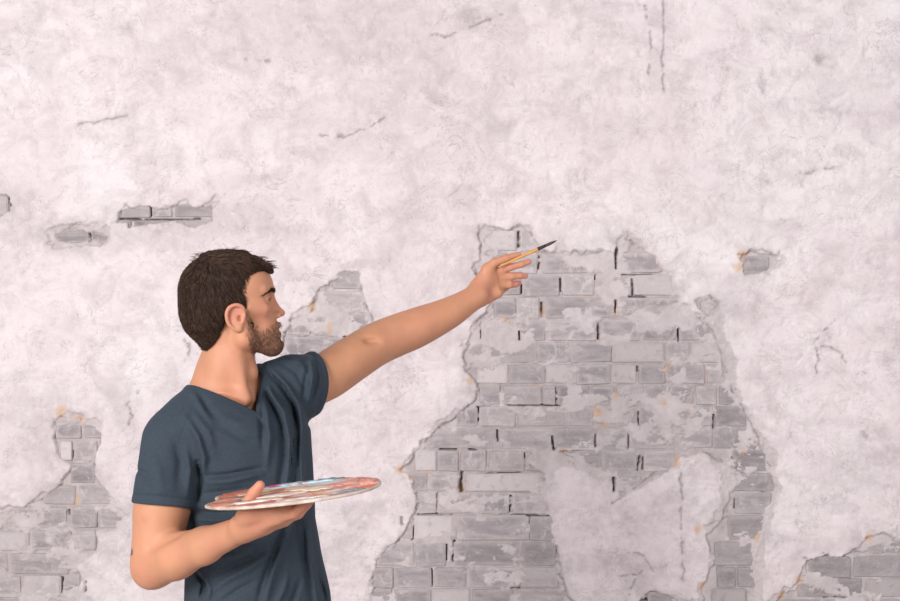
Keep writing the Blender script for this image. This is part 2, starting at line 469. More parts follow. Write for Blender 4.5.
def build_wall():
    step = 0.0038
    def axis(a, b, lo, hi):
        core = np.arange(a, b, step)
        left = np.linspace(lo, a, 24)[:-1]
        right = np.linspace(core[-1], hi, 24)[1:]
        return np.concatenate([left, core, right])
    xs = axis(wx(-45), wx(945), -4.6, 4.6)
    zs = axis(wz(622), wz(-22), 0.0, 3.4)
    X, Z = np.meshgrid(xs, zs)
    PX = (X / SW + 450).astype(np.float32)
    PY = (300.5 - (Z - CAM_Z) / SW).astype(np.float32)
    # ragged outline of the breaks
    wq = 5.0
    jx = (fbm(PX / 13, PY / 13, o=4, seed=3, gain=.6) - .5) * 2 * wq
    jy = (fbm(PX / 13, PY / 13, o=4, seed=23, gain=.6) - .5) * 2 * wq
    QX, QY = PX + jx, PY + jy
    sd = np.full(PX.shape, -60.0, np.float32)
    for k, poly in BARE.items():
        a = np.asarray(poly)
        x0, y0 = a.min(0) - 14; x1, y1 = a.max(0) + 14
        i0, i1 = np.searchsorted(xs, [wx(x0), wx(x1)])
        j0, j1 = np.searchsorted(zs, [wz(y1), wz(y0)])
        sl = (slice(j0, j1), slice(i0, i1))
        sd[sl] = np.maximum(sd[sl], poly_sd(QX[sl], QY[sl], poly))
    bare = sstep(-0.9, 0.9, sd)
    # coat thickness
    und = (fbm(X * 1.1, Z * 1.1, o=3, seed=40) - .5) * 0.010
    med = (fbm(X * 9, Z * 9, o=4, seed=50, gain=.5) - .5) * 0.0042
    n3 = fbm(X * 26, Z * 26, o=4, seed=60, gain=.6)
    fine = -np.clip(0.38 - n3, 0, 1) * 0.016 + (n3 - .5) * 0.002
    scrape = -sstep(.60, .72, fbm(X * 14 + 3, Z * 20, o=4, seed=71, gain=.6)) * 0.0018
    coat = 0.015 + und + med + fine + scrape
    # bared bed: mortar level, smears of mortar partly over the bricks
    sm = fbm(PX / 34, PY / 20, o=6, seed=80, gain=.66)
    near_edge = np.clip(1 - sd / 9.0, 0, 1)
    smear = sstep(.49, .60, sm + .10 * near_edge)
    for k in ('knock', 'scar', 'slot', 'edge'):
        a = np.asarray(BARE[k]); c0 = a.mean(0); r0 = np.ptp(a, axis=0) / 2 + 6
        smear = smear * (1 - .85 * sstep(1.2, .9, np.maximum(np.abs(PX - c0[0]) / r0[0], np.abs(PY - c0[1]) / r0[1])))
    bed = -0.0020 + (fbm(X * 40, Z * 40, o=3, seed=90) - .5) * 0.005 + smear * 0.0085
    t = coat * (1 - bare) + bed * bare
    band = -1.5 + 7.0 * sstep(.50, .72, fbm(PX / 46, PY / 46, o=3, seed=120)) + 8 * sstep(690, 735, PX) * sstep(300, 360, PY) * sstep(800, 770, PX)
    under = sstep(-1.0, 1.0, sd + band + (fbm(PX / 7, PY / 7, o=4, seed=131, gain=.65) - .5) * 9) * (1 - bare)
    tu = .0075 + (fbm(PX / 5, PY / 5, o=4, seed=141, gain=.65) - .5) * .011
    t = t * (1 - under) + tu * under
    dirt_shade = np.zeros(PX.shape, np.float32)  # dirt plus painted-in shade, darkening cracks and open joints
    ochre = np.zeros(PX.shape, np.float32)
    stain = np.zeros(PX.shape, np.float32)

    def window(x0, y0, x1, y1):
        i0, i1 = np.searchsorted(xs, [wx(x0), wx(x1)])
        j0, j1 = np.searchsorted(zs, [wz(y1), wz(y0)])
        return (slice(j0, j1), slice(i0, i1))
    brk = fbm(PX / 9, PY / 9, o=3, seed=31)
    cx_ = PX + (fbm(PX / 6, PY / 6, o=3, seed=33, gain=.6) - .5) * 5
    cy_ = PY + (fbm(PX / 6, PY / 6, o=3, seed=35, gain=.6) - .5) * 5
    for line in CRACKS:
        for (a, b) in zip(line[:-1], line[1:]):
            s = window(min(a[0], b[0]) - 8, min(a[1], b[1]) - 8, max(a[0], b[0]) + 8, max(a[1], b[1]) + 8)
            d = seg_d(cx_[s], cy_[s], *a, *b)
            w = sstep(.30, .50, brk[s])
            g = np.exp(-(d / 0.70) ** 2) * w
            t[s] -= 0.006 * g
            dirt_shade[s] = np.maximum(dirt_shade[s], 0.42 * g)  # crack dirt, its colour also standing in for shading along the lips
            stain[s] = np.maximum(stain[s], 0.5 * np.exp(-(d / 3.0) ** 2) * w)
    for x0, y0, x1, y1, hw in GAPS:
        s = window(min(x0, x1) - 6, min(y0, y1) - 6, max(x0, x1) + 6, max(y0, y1) + 6)
        d = seg_d(PX[s] + (brk[s] - .5) * 4.0, PY[s] + (brk[s] - .5) * 2, x0, y0, x1, y1)
        g = 1 - sstep(hw * .5, hw * .5 + 1.0, d)
        g = g * sstep(.22, .42, brk[s])
        t[s] = t[s] * (1 - g) + (-0.022) * g
        dirt_shade[s] = np.maximum(dirt_shade[s], .72 * g * sstep(.25, .5, brk[s]))
    for x, y, r in OCHRE:
        s = window(x - 14, y - 14, x + 14, y + 14)
        d = np.hypot((QX[s] - x), (QY[s] - y) * .8)
        ochre[s] = np.maximum(ochre[s], (1 - sstep(r * .3, r * 1.55, d)) * .62)
    for x, y, rx, ry, a in STAINS:
        s = window(x - 2.2 * rx, y - 2.2 * ry, x + 2.2 * rx, y + 2.2 * ry)
        d = ((PX[s] + jx[s] * 2 - x) / rx) ** 2 + ((PY[s] + jy[s] * 2 - y) / ry) ** 2
        stain[s] = np.maximum(stain[s], a * np.exp(-d))
    halo = np.exp(-np.clip(-sd, 0, 60) / 14.0) * sstep(.46, .66, fbm(PX / 26, PY / 26, o=5, seed=151, gain=.6)) * (1 - bare)
    low = sstep(360, 520, PY) * sstep(.50, .68, fbm(PX / 40, PY / 30, o=5, seed=161, gain=.62)) * .40
    top = sstep(150, 40, PY) * sstep(.50, .70, fbm(PX / 60, PY / 26, o=5, seed=171, gain=.62)) * .26
    stain = np.maximum(np.maximum(stain, halo * .55), np.maximum(low, top))
    # thin grey rim where the broken coat edge shows its section
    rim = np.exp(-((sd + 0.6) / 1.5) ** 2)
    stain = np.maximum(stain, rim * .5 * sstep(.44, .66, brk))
    for x, y, r in ((816, 62, 4), (761, 85, 4), (762, 184, 4), (10, 94, 3)):
        s = window(x - 12, y - 12, x + 12, y + 12)
        d = np.hypot(QX[s] - x, QY[s] - y)
        t[s] -= 0.008 * np.exp(-(d / r) ** 2)
    Y = WALL_Y - t
    V = np.stack([X, Y, Z], -1).reshape(-1, 3)
    ny, nx = X.shape
    I = np.arange(ny * nx).reshape(ny, nx)
    F = np.stack([I[:-1, :-1], I[:-1, 1:], I[1:, 1:], I[1:, :-1]], -1).reshape(-1, 4)
    whitened = smear * bare * .35
    o = mesh_obj('wall_back', V, F, wall_material(), attrs={'bared': np.maximum(bare * (1 - whitened), under * .72).ravel(), 'dirt_shade': dirt_shade.ravel(), 'ochre': ochre.ravel(), 'stain': stain.ravel()})
    tag(o, 'old plastered brick wall with pinkish white limewash fallen off in large ragged patches', 'wall', kind='structure')
    return o


wall = build_wall()


def brick_meshes(n, m):
    """unit bricks with worn, rounded arrises (shared by all bricks)"""
    out = []
    for v in range(n):
        r = random.Random(v)
        bm = bmesh.new()
        bmesh.ops.create_cube(bm, size=1.0)
        bmesh.ops.bevel(bm, geom=list(bm.edges), offset=0.05, segments=1, affect='EDGES')
        for q in bm.verts:
            q.co.x += r.uniform(-.018, .018)
            q.co.z += r.uniform(-.035, .035)
            q.co.y += r.uniform(-.02, .02)
        me = bpy.data.meshes.new('brick')
        bm.to_mesh(me)
        bm.free()
        me.materials.append(m)
        out.append(me)
    return out


def build_bricks():
    bmesh_list = brick_meshes(9, brick_material())
    rows = [(a + 1.0, b - 1.0, s) for a, b, s in zip(ROWS[:-1], ROWS[1:], MAIN_BRICKS)] + OTHER_BRICKS
    polys = list(BARE.values())
    n = 0
    for y0, y1, spans in rows:
        for x0, x1 in spans:
            gx, gy = np.meshgrid(np.linspace(x0, x1, 7), np.linspace(y0, y1, 4))
            sd = np.max([poly_sd(gx, gy, p) for p in polys], 0)
            if (sd > -1).mean() < .2:
                continue
            o = bpy.data.objects.new('brick', bmesh_list[n % 9])
            COL.objects.link(o)
            o.parent = wall
            depth = 0.065
            proud = random.uniform(.0015, .0075) if (sd > 1.5).mean() > .45 else random.uniform(.000, .004)
            o.location = (wx((x0 + x1) / 2), WALL_Y - proud + depth / 2, wz((y0 + y1) / 2 + random.uniform(-.4, .4)))
            tone = random.uniform(.90, 1.06) * (.84 if x0 > 700 or (y1 < 245 and x1 < 230) else 1.0) * (.93 if (y0 > 520 and x0 > 360) else 1.0)
            o.color = (tone, tone, tone, 1)
            o.scale = ((x1 - x0 + .4) * SW, depth, (y1 - y0 + .2) * SW)
            o.rotation_euler = (random.uniform(-.03, .03), random.uniform(-.008, .008), random.uniform(-.012, .012))
            n += 1
    return n


build_bricks()

floor = mesh_obj('floor', [(-4.6, -4.2, 0), (4.6, -4.2, 0), (4.6, WALL_Y, 0), (-4.6, WALL_Y, 0)], [(0, 1, 2, 3)],
                 plain('pale_concrete_floor', (0.58, 0.54, 0.54), .7, .3, nscale=3.0), smooth=False)
tag(floor, 'pale grey concrete floor in front of the old wall', 'floor', kind='structure')


# ================================================================== IMPLICIT MODELLING
def smin(a, b, k):
    h = np.maximum(k - np.abs(a - b), 0) / k
    return np.minimum(a, b) - h * h * k * .25


def smax(a, b, k):
    return -smin(-a, -b, k)


class Field:
    def __init__(self):
        self.ops = []

    def cone(self, a, b, ra, rb, k=.01, op='add'):
        a = np.asarray(a, np.float32); b = np.asarray(b, np.float32)
        ba = b - a; l2 = float(ba @ ba) + 1e-12
        def f(P):
            q = P - a
            h = np.clip((q @ ba) / l2, 0, 1)
            q = q - h[:, None] * ba
            return np.sqrt(np.einsum('ij,ij->i', q, q)) - (ra + (rb - ra) * h)
        self.ops.append((f, k, op, (a + b) / 2, math.sqrt(l2) / 2 + max(ra, rb)))

    def chain(self, pts, rad, k=.004, k0=.01):
        for i in range(len(pts) - 1):
            self.cone(pts[i], pts[i + 1], rad[i], rad[i + 1], k0 if i == 0 else k)

    def tube(self, pts, rad, n=5, k0=.01, lo=0, hi=None):
        """swept limb: smooth centre line and smooth radius"""
        Q = [np.append(p, r) for p, r in zip(pts, rad)]
        out = []
        for i in range(len(Q) - 1):
            p0, p1, p2, p3 = Q[max(i - 1, 0)], Q[i], Q[i + 1], Q[min(i + 2, len(Q) - 1)]
            for t in np.arange(n) / n:
                out.append(.5 * (2 * p1 + (p2 - p0) * t + (2 * p0 - 5 * p1 + 4 * p2 - p3) * t * t + (3 * p1 - p0 - 3 * p2 + p3) * t ** 3))
        out.append(Q[-1])
        out = out[lo:hi]
        sub = Field()
        for a, b in zip(out[:-1], out[1:]):
            sub.cone(a[:3], b[:3], a[3], b[3], .004)
        g = lambda P, c=None, hd=None: sub(P, c, hd)
        g.nested = True
        o = np.array(out)
        cen = (o[:, :3].max(0) + o[:, :3].min(0)) / 2
        self.ops.append((g, k0, 'add', cen.astype(np.float32), float(np.linalg.norm(o[:, :3] - cen, axis=1).max() + o[:, 3].max())))

    def ell(self, c, r, R=None, k=.01, op='add'):
        c = np.asarray(c, np.float32); r = np.asarray(r, np.float32)
        R = np.eye(3, dtype=np.float32) if R is None else np.asarray(R, np.float32)
        def f(P):
            q = ((P - c) @ R.T) / r
            k0 = np.sqrt(np.einsum('ij,ij->i', q, q)) + 1e-6
            g = q / r
            k1 = np.sqrt(np.einsum('ij,ij->i', g, g)) + 1e-6
            return k0 * (k0 - 1) / k1
        self.ops.append((f, k, op, c, float(r.max())))

    def func(self, f, c, rad, k=.01, op='add'):
        self.ops.append((f, k, op, np.asarray(c, np.float32), rad))

    def __call__(self, P, c=None, hd=None):
        d = np.full(len(P), .3, np.float32)
        for f, k, op, bc, br in self.ops:
            if c is not None and np.linalg.norm(bc - c) - br - hd > .03 + k:
                continue
            v = f(P, c, hd) if getattr(f, 'nested', False) else f(P)
            if op == 'add':
                d = smin(d, v, k)
            elif op == 'sub':
                d = smax(d, -v, k)
            else:
                d = smax(d, v, k)
        return d


def surface(f, lo, hi, h, B=16, smooth=2, reach=1.6, one=False):
    """naive surface nets over sparse blocks"""
    lo = np.asarray(lo, np.float64); hi = np.asarray(hi, np.float64)
    nb = np.ceil((hi - lo) / (h * B)).astype(int)
    N = nb * B + 4
    bs = h * B
    hd = bs * .87
    g = np.stack(np.meshgrid(*[np.arange(n) for n in nb], indexing='ij'), -1).reshape(-1, 3)
    cen = (lo + (g + .5) * bs).astype(np.float32)
    act = g[np.abs(f(cen)) < hd * reach + .004]
    loc = np.stack(np.meshgrid(*[np.arange(B + 1)] * 3, indexing='ij'), -1).reshape(-1, 3)
    corners = np.array([(i, j, k) for i in (0, 1) for j in (0, 1) for k in (0, 1)])
    edges = [(a, b) for a in range(8) for b in range(a + 1, 8) if np.abs(corners[a] - corners[b]).sum() == 1]
    ids, verts, quads = [], [], []
    def cid(c): return c[:, 0] + N[0] * (c[:, 1] + N[1] * c[:, 2])
    for b in act:
        org = b * B
        P = (lo + (org + loc) * h).astype(np.float32)
        v = f(P, (lo + (b + .5) * bs).astype(np.float32), hd).reshape(B + 1, B + 1, B + 1)
        s = v < 0
        if s.all() or not s.any():
            continue
        cnt = sum(s[i:B + i, j:B + j, k:B + k].astype(np.int8) for i, j, k in corners)
        cells = np.argwhere((cnt > 0) & (cnt < 8))
        if len(cells) == 0:
            continue
        cv = np.stack([v[cells[:, 0] + i, cells[:, 1] + j, cells[:, 2] + k] for i, j, k in corners], 1)
        acc = np.zeros((len(cells), 3)); n = np.zeros(len(cells))
        for a, e in edges:
            va, ve = cv[:, a], cv[:, e]
            m = (va < 0) != (ve < 0)
            t = np.where(m, va / np.where(m, va - ve, 1), 0)
            p = corners[a] + t[:, None] * (corners[e] - corners[a])
            acc += p * m[:, None]; n += m
        verts.append(lo + (org + cells + acc / n[:, None]) * h)
        ids.append(cid(cells + org + 1))
        for ax in range(3):
            o1, o2 = (ax + 1) % 3, (ax + 2) % 3
            sl0 = [slice(0, B)] * 3; sl1 = [slice(0, B)] * 3; sl1[ax] = slice(1, B + 1)
            a, c2 = s[tuple(sl0)], s[tuple(sl1)]
            for flip in (False, True):
                e = np.argwhere((a & ~c2) if not flip else (~a & c2))
                if len(e) == 0:
                    continue
                e = e + org + 1
                u = np.zeros(3, int); u[o1] = 1
                w = np.zeros(3, int); w[o2] = 1
                q = [cid(e - u - w), cid(e - w), cid(e), cid(e - u)]
                if flip:
                    q = q[::-1]
                quads.append(np.stack(q, 1))
    ids = np.concatenate(ids); V = np.concatenate(verts); Q = np.concatenate(quads)
    order = np.argsort(ids); ids = ids[order]; V = V[order]
    k = np.searchsorted(ids, Q); k = np.clip(k, 0, len(ids) - 1)
    F = k[(ids[k] == Q).all(1)]
    E = np.concatenate([F[:, [i, (i + 1) % 4]] for i in range(4)])
    if one:                                   # keep the one continuous skin
        lab = np.arange(len(V))
        for _ in range(400):
            m = np.minimum(lab[E[:, 0]], lab[E[:, 1]])
            new = lab.copy()
            np.minimum.at(new, E[:, 0], m); np.minimum.at(new, E[:, 1], m)
            new = new[new]; new = new[new]
            if (new == lab).all():
                break
            lab = new
        keep = lab == np.bincount(lab).argmax()
        idx = np.cumsum(keep) - 1
        F = idx[F[keep[F].all(1)]]; V = V[keep]
        E = np.concatenate([F[:, [i, (i + 1) % 4]] for i in range(4)])
    deg = np.bincount(E.ravel(), minlength=len(V)) + 1e-9
    for _ in range(smooth):
        A = np.stack([np.bincount(E[:, 0], V[E[:, 1], j], len(V)) + np.bincount(E[:, 1], V[E[:, 0], j], len(V)) for j in range(3)], 1) / deg[:, None]
        V = V * .45 + A * .55
    return V, F


def normals(V, F):
    n = np.cross(V[F[:, 2]] - V[F[:, 0]], V[F[:, 3]] - V[F[:, 1]])
    out = np.zeros_like(V)
    for j in range(4):
        for a in range(3):
            out[:, a] += np.bincount(F[:, j], n[:, a], len(V))
    return out / (np.linalg.norm(out, axis=1, keepdims=True) + 1e-12)


def to_px(P):
    D = P[:, 1] - CAM_Y
    return 450 + P[:, 0] / D * FPX, 300.5 - (P[:, 2] - CAM_Z) / D * FPX


# ------------------------------------------------------------------ the person's frame
L = np.array([.82, .572, 0.]); L /= np.linalg.norm(L)          # his right to his left
Fw = np.array([L[1], -L[0], 0.])                               # the way the chest faces
SH_R = W(170, 440, 2.70); EL_R = W(154, 567, 2.66); WR_R = W(236, 532, 2.52)
SH_L = W(296, 388, 2.885); EL_L = W(384, 342, 3.07); WR_L = W(477, 295, 3.18)
NECK = np.array([-.500, .010, 1.500])

HS = 2.224e-3
HEAD_O = W(232, 308, 2.78)
YAW = math.radians(12)
HR = np.array([[math.cos(YAW), -math.sin(YAW), 0], [math.sin(YAW), math.cos(YAW), 0], [0, 0, 1]])   # head to world


def H(px, py, y=0.0):
    return HEAD_O + HR @ np.array([(px - 232) * HS, y * HS, (308 - py) * HS])


def head_local(P):
    q = (P - HEAD_O) @ HR
    return q[:, 0] / HS + 232, 308 - q[:, 2] / HS, q[:, 1] / HS


def torso(z, a, b, cx, cy, top, bot, P, grow=0.0, n=2.35):
    zz = P[:, 2]
    A = np.interp(zz, z, a) + grow; Bv = np.interp(zz, z, b) + grow
    dx = P[:, 0] - np.interp(zz, z, cx); dy = P[:, 1] - np.interp(zz, z, cy)
    u = np.abs(dx * L[0] + dy * L[1]); v = np.abs(dx * Fw[0] + dy * Fw[1])
    r = ((u / A) ** n + (v / Bv) ** n) ** (1 / n) + 1e-6
    d = np.hypot(u, v) * (1 - 1 / r)
    d = smax(d, zz - top - grow, .07)
    return smax(d, bot - zz, .02)


TZ = [.84, .95, 1.03, 1.12, 1.20, 1.30, 1.40, 1.47]
TA = [.173, .169, .163, .151, .146, .152, .154, .138]
TB = [.136, .133, .130, .122, .117, .121, .122, .108]
TX = [-.426, -.427, -.430, -.439, -.448, -.456, -.464, -.480]
TY = [.02, .02, .02, .018, .015, .012, .012, .012]


GL = W(299, 384, 2.885)                                            # raised far shoulder
SL_R = W(161.5, 506, 2.672)                                       # end of the near sleeve
SL_L = W(313.0, 382, 2.935)
nR = (SL_R - SH_R) / np.linalg.norm(SL_R - SH_R)
nL = (EL_L - SH_L) / np.linalg.norm(EL_L - SH_L)
nL = np.array([.80, .56, -.06]); nL /= np.linalg.norm(nL)
Lt = np.array([L[0], L[1], .16]); Lt /= np.linalg.norm(Lt)
Ut = np.cross(Lt, -Fw); Ut = -Ut if Ut[2] < 0 else Ut


def shirt_parts():
    t = Field()
    t.func(lambda P: torso(TZ, TA, TB, TX, TY, 1.455, .90, P, 0.0), (-.45, .02, 1.15), .40, .02)
    t.cone(NECK + (-.010, .005, -.044), SH_R + (.015, .01, .010), .056, .056, .07)
    t.cone(NECK + (-.002, .005, -.047), GL, .051, .0530, .06)
    t.cone(W(214, 386, 2.77), SH_R + (.03, .02, .02), .038, .038, .05)
    t.cone(W(263, 378, 2.83), W(290, 372.5, 2.86), .032, .035, .04)
    r = Field()
    r.cone(SH_R, SL_R + nR * .05, .0600, .0655, .025)
    r.cone(SH_R + (.02, .01, -.05), SL_R + nR * .05 + (.012, 0, 0), .050, .052, .03)
    l = Field()
    l.cone(SH_L + (0, 0, -.004), SL_L + (EL_L - SL_L) * .2 + (0, 0, -.004), .060, .064, .03)
    l.cone(SH_L + (0, 0, -.020), SL_L + (EL_L - SL_L) * .2 + (0, 0, -.030), .050, .050, .03)
    l.cone(GL, SL_L + (EL_L - SL_L) * .2 + (0, 0, .002), .050, .053, .03)
    return t, r, l


ST, SR, SLv = shirt_parts()


def SB(P, c=None, hd=None):
    return smin(smin(ST(P, c, hd), SR(P, c, hd), .014), SLv(P, c, hd), .03)


def neck_hole(P):
    q = P - NECK
    v = q @ Fw; w = q @ Ut
    us = q @ Lt - .020 * sstep(.0, .09, v)
    u = np.abs(us) * np.where(us > 0, 1.30, .95)
    front = u - .080 * (1 - (1 - np.clip((w + .058) / .074, -1, 1)) * sstep(-.01, .085, v))
    back = np.hypot(u, v * 1.08) - .080
    d = np.where(v > 0, front, back)
    return np.maximum(d, -(w + .085))


def axis_far(P, a, b, r):
    ba = b - a
    h = np.clip(((P - a) @ ba) / (ba @ ba), 0, 1)
    q = P - a - h[:, None] * ba
    return np.sqrt((q * q).sum(1)) > r


def under_cloth(f, P, c=None, hd=None):
    d = f(P, c, hd)
    if d.min() > .03:
        return d
    r = np.where(axis_far(P, SH_R, EL_R, .075), -1, (P - SL_R) @ nR)
    l = np.where(axis_far(P, SH_L, EL_L, .085), -1, (P - SL_L) @ nL)
    u = np.maximum(np.maximum(np.maximum(r, l) + .006, .004 - neck_hole(P)), 0)
    return smax(d, SB(P, c, hd) + .0155 - 2.2 * u, .006)


def body_field():
    f = Field()
    T = lambda P: torso(TZ, TA, TB, TX, TY, 1.445, .86, P, -.016)
    f.func(T, (-.45, .02, 1.15), .38, .02)
    # shoulder girdle
    f.cone(NECK + (-.012, .005, -.058), SH_R + (.015, .01, .012), .044, .045, .05)
    f.cone(NECK + (-.012, .005, -.058), GL, .044, .045, .05)
    f.cone(W(212, 372, 2.79), SH_R + (.03, .02, .02), .034, .03, .05)
    f.cone(W(222, 376, 2.82), GL + (-.03, 0, .005), .034, .03, .05)
    m1 = SH_L + (EL_L - SH_L) * .5
    arm_px = [(296, 391, .050), (325, 377, .0545), (350, 360.5, .0535), (375, 345, .0510), (395, 336, .0500), (418, 327, .0478), (448, 313.5, .0385), (468, 301.5, .0305), (479, 294.5, .0280)]
    arm_D = lambda x: np.interp(x, [296, 384, 477], [2.885, 3.07, 3.18])
    limb = ([W(x, y, arm_D(x)) for x, y, _ in arm_px], [r for _, _, r in arm_px])
    f.tube(*limb, 8, .02, 0, 34)
    f.ell(SH_R, (.052, .052, .052), k=.04)
    m2 = SH_R + (EL_R - SH_R) * .55
    f.chain([SH_R, m2, EL_R + (.004, 0, .012)], [.050, .0515, .0455], k=.02, k0=.04)
    f.cone(m2 + (.012, -.008, .02), EL_R + (.015, -.01, .035), .040, .036, .03)
    f.cone(m2 + (-.010, .01, -.01), EL_R + (-.006, .004, .03), .042, .034, .03)
    # neck
    f.cone(W(230, 334, 2.785), W(228, 366, 2.785), .056, .0575, .02)
    f.cone(W(228, 366, 2.785), W(221, 404, 2.78), .0575, .062, .02)
    f.cone(W(231, 338, 2.745), W(246, 398, 2.728), .010, .008, .026)          # neck muscle, near side
    f.cone(W(238, 338, 2.84), W(250, 398, 2.765), .010, .008, .026)
    f.ell(W(252.5, 373, 2.770), (.010, .012, .014), k=.02)                      # larynx
    f.cone(W(243, 399, 2.735), W(224, 398, 2.718), .008, .008, .03)
    # cloth keeps the covered skin under it
    inner = Field(); inner.ops = f.ops
    f = Field()
    uc = lambda P, c=None, hd=None: under_cloth(inner, P, c, hd)
    uc.nested = True
    f.func(uc, (-.40, .08, 1.28), .62, .02)
    # ---------------- head
    f.ell(H(222.5, 291), np.array([40, 33.5, 34.5]) * HS, k=.02)
    f.ell(H(248, 285), np.array([24.5, 27, 22]) * HS, k=.03)
    f.ell(H(250, 309), np.array([20.5, 24, 28]) * HS, k=.03)
    f.ell(H(222, 318), np.array([22, 25, 20]) * HS, k=.03)
    for s in (-1, 1):
        f.cone(H(247, 307.5, s * 27), H(262, 309, s * 19), 3.6 * HS, 6.0 * HS, .018)      # cheek bone
        f.cone(H(240, 317, s * 26), H(243, 338, s * 25), 5 * HS, 6.5 * HS, .022)          # jaw branch
        f.cone(H(243, 338, s * 24.5), H(270, 347.5, s * 9), 7.0 * HS, 7.5 * HS, .022)
        f.cone(H(268.5, 290.3, s * 6), H(262, 289.5, s * 20), 4.2 * HS, 3.4 * HS, .012)   # brow
    f.ell(H(264, 330), np.array([13.5, 16, 17]) * HS, k=.03)
    f.ell(H(273, 345.5), np.array([9.2, 11, 9.0]) * HS, k=.016)
    for s in (-1, 1):
        f.ell(H(271, 299.5, s * 14.5), np.array([7.2, 8.2, 5.4]) * HS, k=.012, op='sub')  # eye socket
        f.ell(H(263.0, 299.5, s * 14.2), np.array([6.1, 6.8, 6.0]) * HS, k=.003)          # eyelids
        f.ell(H(269.4, 299.9, s * 13.8), np.array([1.6, 4.2, .7]) * HS, k=.002, op='sub')
    # nose
    f.cone(H(269.3, 296), H(277.6, 310.5), 3.1 * HS, 3.9 * HS, .012)
    f.ell(H(280.2, 313.0), np.array([4.8, 4.3, 3.9]) * HS, k=.006)
    for s in (-1, 1):
        f.ell(H(276.4, 315.2, s * 5.3), np.array([4.4, 3.0, 3.3]) * HS, k=.006)
        f.ell(H(279.0, 317.9, s * 3.2), np.array([2.6, 1.5, 1.6]) * HS, k=.002, op='sub')
    # mouth
    f.ell(H(276.2, 325.3), np.array([4.6, 10.5, 3.1]) * HS, k=.006)
    f.ell(H(276.4, 333.4), np.array([4.2, 9.5, 3.2]) * HS, k=.006)
    f.cone(H(282, 329.4, -11), H(282, 329.4, 11), 1.1 * HS, 1.1 * HS, .004, 'sub')
    f.ell(H(282.5, 339.6), np.array([2.6, 9, 1.8]) * HS, k=.006, op='sub')
    # ears
    for s in (-1, 1):
        tilt = np.array([[math.cos(.22), 0, math.sin(.22)], [0, 1, 0], [-math.sin(.22), 0, math.cos(.22)]]) @ HR.T
        f.ell(H(234, 317.0, s * 33.5), np.array([8.6, 2.6, 12.6]) * HS, tilt, k=.006)
        pts = [H(243.0, 314.5, s * 32), H(241, 307.5, s * 35), H(235, 304.8, s * 37), H(228, 307.5, s * 38), H(225.4, 314.5, s * 38), H(227.5, 323, s * 36.5), H(234, 329.0, s * 34.5), H(240, 329.5, s * 32)]
        cr = []
        for i in range(len(pts) - 1):
            p0, p1, p2, p3 = pts[max(i - 1, 0)], pts[i], pts[i + 1], pts[min(i + 2, len(pts) - 1)]
            for t in (0, .33, .67):
                cr.append(.5 * (2 * p1 + (p2 - p0) * t + (2 * p0 - 5 * p1 + 4 * p2 - p3) * t * t + (3 * p1 - p0 - 3 * p2 + p3) * t ** 3))
        cr.append(pts[-1])
        for a, b in zip(cr[:-1], cr[1:]):
            f.cone(a, b, 1.9 * HS, 1.9 * HS, .002)
        f.ell(H(236.0, 314.5, s * 38.4), np.array([5.4, 3.6, 7.6]) * HS, tilt, k=.003, op='sub')
        f.ell(H(238.4, 318.0, s * 35.2), np.array([2.4, 4.0, 3.4]) * HS, tilt, k=.002, op='sub')
        f.cone(H(242.6, 315, s * 33.5), H(241.2, 321, s * 34), 2.2 * HS, 2.0 * HS, .003)   # tragus
        f.ell(H(236.5, 328.0, s * 33.8), np.array([4.2, 2.4, 3.6]) * HS, k=.004)
    # ---------------- reaching (his left) arm
    f.tube(*limb, 8, .001, 18, None)
    f.ell(W(374, 341, 2.986), (.020, .014, .006), k=.016, op='sub')           # bend of the elbow
    f.cone(W(462, 305, 3.150), W(484, 294, 3.166), .0028, .0022, .008)          # tendon at the wrist
    f.cone(W(466, 307, 3.152), W(484, 298, 3.168), .0022, .0022, .008)
    # hand
    D0 = 3.195
    wl = WR_L
    mcp = [W(498.5, 270.5, D0 + .012), W(499.5, 277.5, D0 + .016), W(498.5, 284.8, D0 + .018), W(495.5, 291.5, D0 + .016)]
    for i, (p, r) in enumerate(zip(mcp, (.0125, .0130, .0125, .0118))):
        base = wl + (p - wl) * .18 + np.array([0, 0, (.012, .004, -.004, -.012)[i]])
        f.cone(base, p, .0165, r, .012)
    f.cone(W(479, 300, D0), W(498, 293, D0 + .004), .0150, .0130, .014)             # heel of the hand
    f.cone(W(478, 287, D0 - .002), W(487.5, 270, D0 - .010), .0180, .0140, .024)   # ball of the thumb
    kf = .0035
    f.chain([W(487, 268.5, D0 - .008), W(494.5, 262.5, D0 - .012), W(506.5, 258.2, D0 - .010), W(518.6, 254.3, D0 - .004)], [.0135, .0108, .0094, .0070], k=kf, k0=.010)
    f.chain([mcp[0], W(510.5, 267.2, D0 + .001), W(521.5, 264.3, D0 + .002), W(529.0, 261.7, D0 + .008)], [.0112, .0094, .0085, .0072], k=kf, k0=.010)
    f.chain([mcp[1], W(512, 276.3, D0 + .014), W(520, 275.6, D0 + .020), W(525.6, 276.0, D0 + .028)], [.0112, .0095, .0088, .0075], k=kf, k0=.010)
    f.chain([mcp[2], W(509.5, 284.9, D0 + .020), W(515.5, 284.2, D0 + .032), W(518.8, 283.2, D0 + .042)], [.0108, .0092, .0085, .0074], k=kf, k0=.010)
    f.chain([mcp[3], W(502, 290.6, D0 + .034), W(506, 288.2, D0 + .054), W(508, 286.5, D0 + .070)], [.0098, .0082, .0074, .0064], k=kf, k0=.006)
    # ---------------- palette (his right) arm
    f.ell(EL_R + (-.011, .008, -.014), (.030, .030, .030), k=.03)             # point of the elbow
    FB = WR_R - EL_R
    f.chain([EL_R, EL_R + FB * .28, EL_R + FB * .62, WR_R], [.041, .0425, .0355, .0278], k=.02, k0=.02)
    f.cone(EL_R + FB * .04 + (0, 0, .010), EL_R + FB * .40 + (0, 0, .008), .034, .030, .03)
